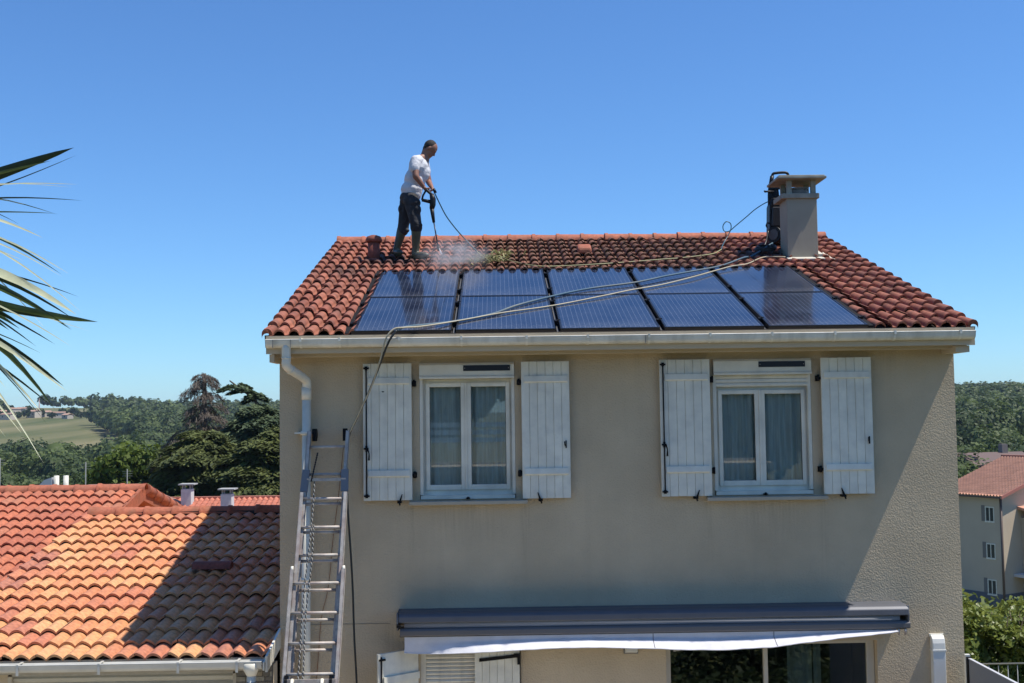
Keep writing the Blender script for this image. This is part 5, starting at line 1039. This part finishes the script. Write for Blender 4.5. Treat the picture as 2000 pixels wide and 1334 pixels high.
TROU = mat('black_work_trousers', (.016, .016, .018), .8, var=.5, scale=7, bump=.03, bscale=10, dirt=(.07, .067, .075), dscale=5.5, damt=.4); BOOT = mat('olive_rubber', (.050, .052, .030), .38, var=.2, scale=6, dirt=(.12, .11, .07), dscale=5, damt=.4); HAIR = mat('short_dark_hair', (.018, .014, .012), .8, var=.3, scale=60, bump=.004, bscale=120)
D = -.12
def m_(x, y, z): return (x, y + D, z)
neck, shR, shL = m_(-.985, 16.13, 8.275), m_(-1.115, 15.955, 8.185), m_(-1.005, 16.30, 8.215)
elR, wrR, haR = m_(-1.10, 15.885, 7.955), m_(-.995, 15.93, 7.815), m_(-.955, 15.95, 7.765)
elL, wrL, haL = m_(-.945, 16.30, 7.955), m_(-.895, 16.12, 7.845), m_(-.873, 16.07, 7.795)
fT = Matrix.Rotation(R(38), 4, 'Y')                              # head bowed to the right and down
hc = m_(-.905, 16.12, 8.385)
F_ = Vector((math.cos(R(42)), 0, -math.sin(R(42)))); U_ = Vector((math.sin(R(42)), 0, math.cos(R(42)))); H_ = Vector(hc)
fR = Matrix.Rotation(R(42), 4, 'Y')
def hp(f, u, y=0): return tuple(H_ + F_ * f + U_ * u + Vector((0, y, 0)))
body = [('b', hp(-.012, .018), .1, (.98, .78, .98), fR), ('b', hp(.022, -.052), .070, (.92, .88, 1.05), fR), ('b', hp(.056, -.092), .027, (1, 1.1, .8), fR),
        ('c', hp(.078, .004), .010, hp(.096, -.034), .0135), ('b', hp(.080, -.062), .012, (.7, 1.9, .8), fR), ('b', hp(.076, .022), .016, (.7, 3.0, .6), fR),
        ('b', hp(-.01, -.012, -.077), .024, (.7, .45, 1.2), fR), ('b', hp(-.01, -.012, .077), .024, (.7, .45, 1.2), fR),
        ('c', hp(-.03, -.04), .064, neck, .068), ('c', neck, .07, m_(-1.06, 16.13, 8.12), .12), ('c', m_(-1.06, 16.13, 8.12), .12, m_(-1.19, 16.13, 7.78), .11),
        ('c', neck, .06, shR, .052), ('c', neck, .06, shL, .052), ('c', shR, .055, elR, .046), ('c', elR, .046, wrR, .030), ('c', shL, .055, elL, .045), ('c', elL, .045, wrL, .030),
        ('c', m_(-1.19, 16.13, 7.78), .11, m_(-1.17, 16.03, 7.62), .08), ('c', m_(-1.19, 16.13, 7.78), .11, m_(-1.24, 16.22, 7.62), .08),
        ('c', m_(-1.17, 16.03, 7.62), .075, m_(-1.095, 15.985, 7.32), .05), ('c', m_(-1.24, 16.22, 7.62), .075, m_(-1.30, 16.22, 7.33), .05),
        ('c', m_(-1.095, 15.985, 7.32), .05, m_(-1.115, 16.03, 6.95), .034), ('c', m_(-1.30, 16.22, 7.33), .05, m_(-1.385, 16.24, 7.02), .034)]
def hand(w, h, curl, side):
    """palm and five curled fingers closing round a grip"""
    w = Vector(w); h = Vector(h); d = (h - w).normalized(); s = Vector((0, side, 0)); n = d.cross(s).normalized(); pr = [('c', w, .024, w + d * .045, .027)]
    for k, (o, l) in enumerate(((-.026, .85), (-.009, 1), (.009, .95), (.024, .75))):
        base = w + d * .055 + s.cross(n).normalized() * 0 + Vector((0, 1, 0)) * o + n * .0; pr.append(('c', w + d * .035, .015, base, .0115)); k1 = base + (d * .6 + n * .6 * curl) * .034 * l; k2 = k1 + (d * -.1 + n * curl) * .026 * l; k3 = k2 + (d * -.7 + n * .4 * curl) * .02 * l
        pr += [('c', base, .0115, k1, .0105), ('c', k1, .0105, k2, .0095), ('c', k2, .0095, k3, .0085)]
    tb = w + d * .02 - Vector((0, 1, 0)) * .026 * (1 if side > 0 else -1); t1 = tb + (d * .7 + n * .5 * curl) * .035; t2 = t1 + (d * .5 + n * .8 * curl) * .025
    return pr + [('c', w + d * .01, .016, tb, .014), ('c', tb, .0125, t1, .011), ('c', t1, .011, t2, .009)]
body += hand(wrR, haR, 1, 1) + hand(wrL, haL, 1, -1)
blob('body', body, SKIN, man, .0085, 2)
sh = [('b', m_(-1.075, 16.13, 8.12), .155, (.92, 1.12, 1.05), Matrix.Rotation(R(18), 4, 'Y')), ('b', m_(-1.13, 16.13, 7.95), .148, (1.02, 1.08, 1.2)), ('b', m_(-1.175, 16.13, 7.82), .152, (1.02, 1.05, .85)), ('b', m_(-1.045, 16.13, 8.06), .13, (1, 1.0, 1.2)),
      ('c', m_(-1.03, 16.13, 8.235), .078, m_(-1.10, 15.97, 8.19), .078), ('b', m_(-1.10, 16.13, 8.17), .125, (.9, 1.15, .9)), ('c', m_(-1.0, 16.13, 8.25), .074, m_(-1.06, 16.13, 8.22), .09), ('c', m_(-1.02, 16.13, 8.245), .07, m_(-1.0, 16.28, 8.20), .068), ('c', m_(-1.105, 15.965, 8.19), .078, m_(-1.118, 15.92, 8.07), .070), ('c', m_(-1.0, 16.28, 8.21), .068, m_(-.975, 16.31, 8.10), .062), ('c', m_(-1.05, 16.13, 8.12), .10, m_(-1.18, 16.13, 7.76), .145)]
blob('tshirt', sh, SHIRT, man, .010, 3)
tr = [('b', m_(-1.205, 16.13, 7.70), .14, (1.02, 1.1, .8)), ('c', m_(-1.18, 16.05, 7.66), .115, m_(-1.115, 15.985, 7.34), .083), ('c', m_(-1.24, 16.22, 7.66), .115, m_(-1.30, 16.22, 7.34), .080),
      ('b', m_(-1.09, 15.96, 7.50), .065, (.9, .8, 1.2)), ('b', m_(-1.33, 16.18, 7.55), .055, (.8, .9, 1.3)), ('c', m_(-1.115, 15.985, 7.34), .083, m_(-1.105, 15.985, 7.25), .086), ('c', m_(-1.30, 16.22, 7.34), .08, m_(-1.312, 16.225, 7.255), .082), ('b', m_(-1.06, 15.96, 7.285), .045, (1, 1, .7)), ('b', m_(-1.255, 16.19, 7.25), .04, (1, 1, .8)), ('b', m_(-1.12, 15.98, 7.60), .08, (1, .9, 1))]
blob('trousers', tr, TROU, man, .010, 2)
for (a, k, an, he, to, lb) in ((m_(-1.105, 15.985, 7.27), .076, m_(-1.118, 16.03, 6.97), m_(-1.13, 16.04, 6.885), m_(-.975, 15.95, 6.862), 'right'), (m_(-1.322, 16.225, 7.27), .074, m_(-1.392, 16.24, 7.03), m_(-1.41, 16.25, 6.955), m_(-1.35, 16.10, 6.925), 'left')):
    blob('boot', [('c', a, k, an, .052), ('c', an, .052, he, .052), ('c', he, .048, to, .042), ('b', to, .046, (1.1, 1, .8)), ('c', Vector(he) + Vector((0, 0, -.03)), .035, Vector(to) + Vector((0, 0, -.022)), .034)], BOOT, man, .009, 2)
blob('hair', [('b', hp(-.030, .030), .1, (.92, .80, .93), fR), ('b', hp(-.062, -.02), .055, (.75, 1.2, 1.1), fR)], HAIR, man, .007, 1)
# ------------------------------------------------------------------ lance
lan = thing('spray_lance', 'black pressure lance held by the man, its thin tube pointing down at the tiles', 'spray lance', (-.80, 15.78, 6.9))
LY = 15.80
b = MB(); b.tube(smooth_pts([(-.965, LY, 7.775), (-.925, LY, 7.74), (-.885, LY, 7.70), (-.875, LY, 7.64)], 3), [.02] * 10, 8); b.tube([(-.885, LY, 7.71), (-.868, LY, 7.64), (-.872, LY, 7.56), (-.885, LY, 7.50)], [.03, .042, .042, .032], 10)
b.tube([(-.885, LY, 7.60), (-.96, LY, 7.615), (-1.02, LY, 7.63)], [.028, .024, .022], 8); b.tube([(-1.02, LY, 7.63), (-1.005, LY, 7.69), (-.97, LY, 7.75)], .014, 7); b.build('gun', PB, lan)
MB().tube([(-.885, LY, 7.52), (-.872, LY - .01, 7.42), (-.857, LY - .03, 7.31)], [.030, .026, .019], 10).build('foregrip', PB, lan)
MB().tube([(-.857, LY - .03, 7.32), (-.80, LY - .07, 6.96)], .0095, 8).build('tube', mat('lance_tube', (.03, .04, .06), .35, metal=.6), lan)
MB().tube([(-.803, LY - .07, 6.98), (-.79, LY - .08, 6.91)], [.018, .02], 10).build('nozzle', BLACK, lan)
MB().tube([(-.86, LY + .02, 7.79), (-.83, LY + .03, 7.73)], .02, 8).build('hose_coupling', PB, lan)
# spray: two thin jets and a drifting cloud of fine droplets
JM = bpy.data.materials.new('water_jet'); JM.use_nodes = True; nt = JM.node_tree; N = nt.nodes; b_ = N['Principled BSDF']; b_.inputs['Base Color'].default_value = (.9, .9, .92, 1); b_.inputs['Roughness'].default_value = .4; tr_ = N.new('ShaderNodeBsdfTransparent'); ms = N.new('ShaderNodeMixShader'); ms.inputs[0].default_value = .55; lnk(nt, tr_.outputs[0], ms.inputs[1]); lnk(nt, b_.outputs[0], ms.inputs[2]); lnk(nt, ms.outputs[0], N['Material Output'].inputs[0])
nz0 = Vector((-.788, LY - .082, 6.90))
b = MB(); b.tube([nz0, Vector((-.75, LY - .13, 6.80))], [.004, .016], 8)
for k in range(140):
    p = on_roof(-.72 + random.gauss(0, .11), 15.62 + random.gauss(0, .13), .08 + abs(random.gauss(0, .04))); b.ball(p, random.uniform(.002, .005), 4)
b.build('water_spray', JM, kind='stuff', label='white water jet and droplets where the lance hits the tiles', cat='water spray')
MM = bpy.data.materials.new('water_mist'); MM.use_nodes = True; nt = MM.node_tree; N = nt.nodes; N.remove(N['Principled BSDF'])
pv = N.new('ShaderNodeVolumePrincipled'); pv.inputs['Color'].default_value = (.98, .95, .95, 1); pv.inputs['Anisotropy'].default_value = .3
tc = N.new('ShaderNodeTexCoord'); ln = N.new('ShaderNodeVectorMath'); ln.operation = 'LENGTH'; lnk(nt, tc.outputs['Object'], ln.inputs[0])
fa = N.new('ShaderNodeMapRange'); fa.interpolation_type = 'SMOOTHSTEP'; fa.inputs[1].default_value = .15; fa.inputs[2].default_value = 1; fa.inputs[3].default_value = 1; fa.inputs[4].default_value = 0; lnk(nt, ln.outputs['Value'], fa.inputs[0])
nz = N.new('ShaderNodeTexNoise'); nz.inputs['Scale'].default_value = 2.5; nz.inputs['Detail'].default_value = 4; lnk(nt, tc.outputs['Object'], nz.inputs[0])
nr = N.new('ShaderNodeMapRange'); nr.inputs[1].default_value = .40; nr.inputs[2].default_value = .62; nr.inputs[4].default_value = 1.5; lnk(nt, nz.outputs[0], nr.inputs[0])
mu = N.new('ShaderNodeMath'); mu.operation = 'MULTIPLY'; lnk(nt, fa.outputs[0], mu.inputs[0]); lnk(nt, nr.outputs[0], mu.inputs[1]); m3 = N.new('ShaderNodeMath'); m3.operation = 'MULTIPLY'; lnk(nt, mu.outputs[0], m3.inputs[0]); m3.inputs[1].default_value = 1.8
lnk(nt, m3.outputs[0], pv.inputs['Density']); lnk(nt, pv.outputs[0], N['Material Output'].inputs['Volume'])
mi = MB().ball((0, 0, 0), 1, 20).mesh('water_mist', MM); o = link('water_mist', mi, None, on_roof(-.55, 15.35, .20)); o.scale = (.58, .85, .28); o.rotation_euler = (TH, 0, 0); tag(o, 'thin white drifting water mist above the tiles and the first upper panels', 'mist', kind='stuff')

# ================================================================== RIGHT FOREGROUND: hedge, railing, screen
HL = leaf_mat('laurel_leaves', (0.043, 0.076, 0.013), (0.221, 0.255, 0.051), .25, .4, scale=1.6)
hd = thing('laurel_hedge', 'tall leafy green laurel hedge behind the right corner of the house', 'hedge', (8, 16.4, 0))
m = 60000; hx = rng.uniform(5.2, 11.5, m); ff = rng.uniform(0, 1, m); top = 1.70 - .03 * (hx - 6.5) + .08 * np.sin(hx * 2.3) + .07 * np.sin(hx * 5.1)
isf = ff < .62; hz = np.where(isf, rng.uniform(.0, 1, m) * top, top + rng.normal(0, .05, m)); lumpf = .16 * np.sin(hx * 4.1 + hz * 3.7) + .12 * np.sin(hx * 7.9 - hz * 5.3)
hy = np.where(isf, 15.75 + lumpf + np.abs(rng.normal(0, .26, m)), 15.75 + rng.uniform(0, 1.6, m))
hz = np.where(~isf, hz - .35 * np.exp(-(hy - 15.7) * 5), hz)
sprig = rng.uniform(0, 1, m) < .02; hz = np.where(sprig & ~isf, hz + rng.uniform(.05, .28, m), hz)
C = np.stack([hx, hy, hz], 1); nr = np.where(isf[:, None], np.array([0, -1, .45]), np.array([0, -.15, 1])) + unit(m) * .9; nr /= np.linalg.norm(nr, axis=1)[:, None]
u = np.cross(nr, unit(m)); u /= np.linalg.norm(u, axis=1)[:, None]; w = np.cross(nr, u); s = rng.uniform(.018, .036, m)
quads_mesh('leaves', C, u * (s * 1.5)[:, None], w * (s * .75)[:, None], np.clip(rng.uniform(0, .75, m) + np.where(hz > top - .1, .25, 0), 0, 1), HL, hd)['kind'] = 'stuff'  # leaves near the top get a lighter tone to read as sunlit
b = MB()
for k in range(70): x = random.uniform(5.3, 11.3); b.tube([(x, 16.3, 0), (x + random.uniform(-.2, .2), 16.2, .9), (x + random.uniform(-.3, .3), 16.1 + random.uniform(-.3, .4), 1.75)], [.02, .014, .006], 5)
b.build('stems', BARK, hd)
rl = thing('metal_railing', 'thin grey wire railing with upright pickets in front of the hedge', 'railing', (7, 14.6, 0))
GRY = mat('galvanised_grey', (.30, .32, .32), .45, metal=.5)
MB().tube([(5.7, 14.6, 1.40), (10.5, 14.6, 1.40)], .011, 6).build('top_rail', GRY, rl)
pk = MB().tube([(0, 0, 0), (0, 0, 1.38)], .006, 5).mesh('picket', GRY)
for k in range(40): link('picket', pk, rl, Vector((5.75 + k * .12 - 7, 0, 0)))
scn = thing('privacy_screen', 'grey flat screen panel jutting from the right wall corner with pale reed drawings', 'screen', (4.9, 10.2, 0))
MB().box(4.885, 4.905, 7.6, 12.19, .05, 1.995).build('panel', mat('screen_grey', (.21, .215, .225), .5, var=.04, scale=2), scn)
MB().box(4.875, 4.915, 12.17, 12.215, .0, 2.01).build('post', BLACK, scn); MB().box(4.87, 4.92, 12.216, 12.26, 0, 2.03).build('wall_profile', PVC, scn)
MB().box(4.880, 4.910, 7.6, 12.17, 1.995, 2.003).build('top_edge', mat('pale_edge', (.5, .5, .5), .5), scn)
MB().tube([(4.884, 11.85, 1.80), (4.880, 11.85, 1.80)], .014, 8).build('screw', BLACK, scn)
RW_ = mat('pale_reed_print', (.42, .43, .44), .6)
for y0, h, bend in ((11.85, 1.79, -.05), (11.40, 1.80, .04), (11.25, 1.66, .10), (11.52, 1.66, -.07), (11.05, 1.62, .12), (10.25, 1.80, .06), (10.1, 1.6, .1), (9.4, 1.75, -.08), (9.2, 1.7, .09)):
    vs = []; K = 10
    for i in range(K + 1): t = i / K; y = y0 + bend * (1 - t) * 1.6; wd_ = .012 * math.sin(math.pi * min(1, .12 + t * .88)) + .001; vs += [(4.882, y - wd_, .3 + (h - .3) * t), (4.882, y + wd_, .3 + (h - .3) * t)]
    MB().add(vs, [(2 * i, 2 * i + 1, 2 * i + 3, 2 * i + 2) for i in range(K)]).build('reed_print', RW_, scn)

# ================================================================== PALM (left, its trunk outside the frame)
palm = thing('palm_tree', 'fan palm at the left whose long split leaf tips reach into the picture', 'palm', (-2.45, 4.15, 0))
PG = mat('palm_leaf_green', (0.108, 0.144, 0.045), .3, var=.2, scale=12, trans=.3, spec=.6); PD = mat('palm_leaf_dark', (0.027, 0.045, 0.016), .4, var=.2, scale=12, trans=.1); PY = mat('palm_leaf_pale', (0.558, 0.576, 0.378), .35, var=.15, scale=14, trans=.35)
b = MB(); b.tube([(-2.45 + .03 * math.sin(k), 4.15, k * .5) for k in range(11)], [.14, .13, .13, .12, .12, .13, .13, .14, .15, .15, .10], 14); b.build('trunk', mat('palm_fibre', (.12, .08, .05), 1, var=.4, scale=18, bump=.02, bscale=30), palm)
def leaflet(fan, p0, p1, w, mt, sag=.03, curl=0):
    p0 = Vector(p0); p1 = Vector(p1); d = p1 - p0; side = d.cross(Vector((0, -.72, .7)) if mt is PY else Vector((0, 1, .35))).normalized(); nn = side.cross(d).normalized(); K = 12; vs = []
    for i in range(K + 1):
        t = i / K; c = p0 + d * t + Vector((0, 0, sag * math.sin(math.pi * t))) + Vector((0, 0, -curl * t ** 3)); ww = 1.35 * w * (math.sin(math.pi * min(1, .18 + .82 * t)) ** .7) * (1 if t < .97 else .3)
        vs += [c - side * ww * .5 + nn * ww * .18, c, c + side * ww * .5 + nn * ww * .18]
    b = MB(); b.add(vs, [(3 * i + k, 3 * i + k + 1, 3 * i + 4 + k, 3 * i + 3 + k) for i in range(K) for k in (0, 1)], True); b.build('leaflet', mt, fan)
hubs = [((-2.25, 4.10, 5.36), [((-1.472, 4.0, 5.591), .036, PD, .0, 0), ((-1.552, 4.0, 5.545), .012, PG, .02, 0), ((-1.417, 3.9, 5.44), .007, PY, .05, 0), ((-1.44, 3.95, 5.555), .004, PD, -.02, -.02), ((-1.536, 3.9, 5.257), .014, PY, .05, .04), ((-1.448, 3.9, 5.134), .008, PY, .05, .05), ((-1.60, 3.9, 5.18), .006, PY, .02, .02), ((-1.46, 3.95, 5.44), .004, PY, .06, 0)]),
        ((-2.20, 4.02, 5.20), [((-1.385, 3.8, 4.986), .034, PY, .06, .05), ((-1.413, 3.9, 5.055), .006, PD, .03, .03), ((-1.42, 3.85, 4.94), .022, PG, .05, .05), ((-1.40, 3.82, 4.972), .014, PD, .05, .06), ((-1.314, 3.8, 4.961), .030, PG, -.03, -.01), ((-1.50, 3.85, 4.98), .022, PD, -.02, 0), ((-1.34, 3.82, 4.93), .004, PY, .0, 0)]),
        ((-2.15, 3.95, 5.02), [((-1.424, 3.8, 4.75), .026, PD, .06, .04), ((-1.50, 3.8, 4.86), .005, PG, .03, .03), ((-1.414, 3.7, 4.674), .030, PG, .10, .09), ((-1.46, 3.72, 4.66), .012, PY, .08, .06), ((-1.41, 3.6, 4.508), .007, PY, .10, .10), ((-1.565, 3.7, 4.676), .012, PD, .14, .10), ((-1.60, 3.72, 4.62), .016, PD, .06, .10), ((-1.52, 3.7, 4.60), .010, PY, .05, .05), ((-1.62, 3.7, 4.50), .012, PD, .1, .12)])]
for hb, tips in hubs:
    pst = MB().tube(smooth_pts([(-2.45, 4.15, 4.95), tuple((Vector((-2.45, 4.15, 4.95)) + Vector(hb)) / 2 + Vector((0, 0, .05))), hb], 4), .012, 7).build('frond', PG, palm)
    for (tp, w, mt, sg, cu) in tips:
        tp = Vector(tp); leaflet(pst, hb, tp + Vector((0, 0, cu)), w, mt, sg, cu)
RP = random.Random(5)
for k in range(26):
    hb = Vector(hubs[k % 3][0]); yy = RP.uniform(3.6, 4.1); tp = Vector((-RP.uniform(1.42, 1.74) * yy / 4, yy, hb.z + RP.uniform(-.42, .06)))
    pst = [o for o in palm.children if o.name.startswith('frond')][k % 3]; leaflet(pst, hb, tp, RP.choice((.005, .006, .010, .016)), RP.choice((PY, PY, PG, PD)), RP.uniform(.0, .10), RP.uniform(0, .06))
for k in range(9):                                               # fronds turned away from the picture
    a = R(100 + k * 24); hb = Vector((-2.45 + math.cos(a) * .45, 4.15 + math.sin(a) * .45, 5.0 + .35 * math.sin(k * 2.1) + .1))
    pst = MB().tube([(-2.45, 4.15, 4.95), tuple(hb)], .012, 7).build('frond', PG, palm)
    for q in range(14):
        e = R(-75 + q * 11.5); dr = Vector((math.cos(a) * math.cos(e), math.sin(a) * math.cos(e), 0)) + Vector((-math.sin(a), math.cos(a), 0)) * math.sin(e)
        leaflet(pst, hb, hb + dr * .6 + Vector((0, 0, .05)), .03, PG if q % 3 else PD, .04, .12)

# ================================================================== GARDEN SIDE BEHIND THE CAMERA (seen mirrored in the panes)
MB().box(-6, 6, -1.6, -1.45, 0, 3.5).box(-6, 6, -1.6, -.4, 3.3, 3.45).build('balcony_house', SMOOTHP, label='house with the balcony the photograph is taken from', cat='house')
for k, (x, y, h, r_) in enumerate([(-9, -14, 9, 3.5), (-3.5, -16, 10, 3.6), (3, -15, 9, 3.6), (8, -13, 8.5, 3.4), (13, -15, 9, 3.5)]):
    broadleaf('garden_tree', ['tree at the far left behind the balcony', 'tree left of centre behind the balcony', 'tree right of centre behind the balcony', 'tree to the right behind the balcony', 'tree at the far right behind the balcony'][k], x, y, 0, h, r_, 2600, BROAD, .34, group='garden trees behind the balcony')
for k, (x, y) in enumerate([(.3, 5.2), (2.2, 4.4), (4.2, 5.4), (6.0, 4.2)]):
    broadleaf('garden_shrub', ['shrub at the left of the garden bed below the balcony', 'second shrub of the garden bed below the balcony', 'third shrub of the garden bed below the balcony', 'shrub at the right of the garden bed below the balcony'][k], x, y, 0, 2.0, 1.0, 1500, BROAD, .09, group='garden shrubs below the balcony', trunkr=.05)
m = 16000; C = np.stack([rng.uniform(-3, 9, m), rng.uniform(.8, 8.0, m), rng.uniform(.02, .55, m)], 1); nr = np.array([0, 0, 1.]) + unit(m) * .8; nr /= np.linalg.norm(nr, axis=1)[:, None]; u = np.cross(nr, unit(m)); u /= np.linalg.norm(u, axis=1)[:, None]; w = np.cross(nr, u); q_ = rng.uniform(.03, .08, m)
tag(quads_mesh('garden_ground_cover', C, u * q_[:, None], w * (q_ * .6)[:, None], rng.uniform(0, .6, m), BROAD), kind='stuff', label='low leafy ground cover in the garden bed below the balcony', cat='ground cover')
pf = thing('white_pergola', 'white slatted pergola standing in the garden behind the balcony', 'pergola', (-1, -10, 0))
b = MB()
for k in range(3): b.box(-2.1, .2, -9.2, -9.15, 3.75 + k * .22, 3.89 + k * .22)
for x in (-2.25, .4): b.box(x, x + .1, -9.3, -9.2, 0, 4.5)
b.build('slats', mat('bright_white', (.8, .8, .8), .6), pf)

for o in (man, lan, wsh): o.location.z -= .05
row.location.z -= .2
ch.location.z -= .035; aw.location.z -= .02
# ================================================================== AIR
HZ = bpy.data.materials.new('haze_air'); HZ.use_nodes = True; nt = HZ.node_tree; N = nt.nodes; N.remove(N['Principled BSDF'])
pv = N.new('ShaderNodeVolumePrincipled'); pv.inputs['Color'].default_value = (.62, .78, 1, 1); pv.inputs['Density'].default_value = .00008; pv.inputs['Anisotropy'].default_value = 0
lnk(nt, pv.outputs[0], N['Material Output'].inputs['Volume'])
hz_ = MB().box(-4400, 4400, -4400, 4400, -60, 75).build('haze', HZ, kind='stuff')
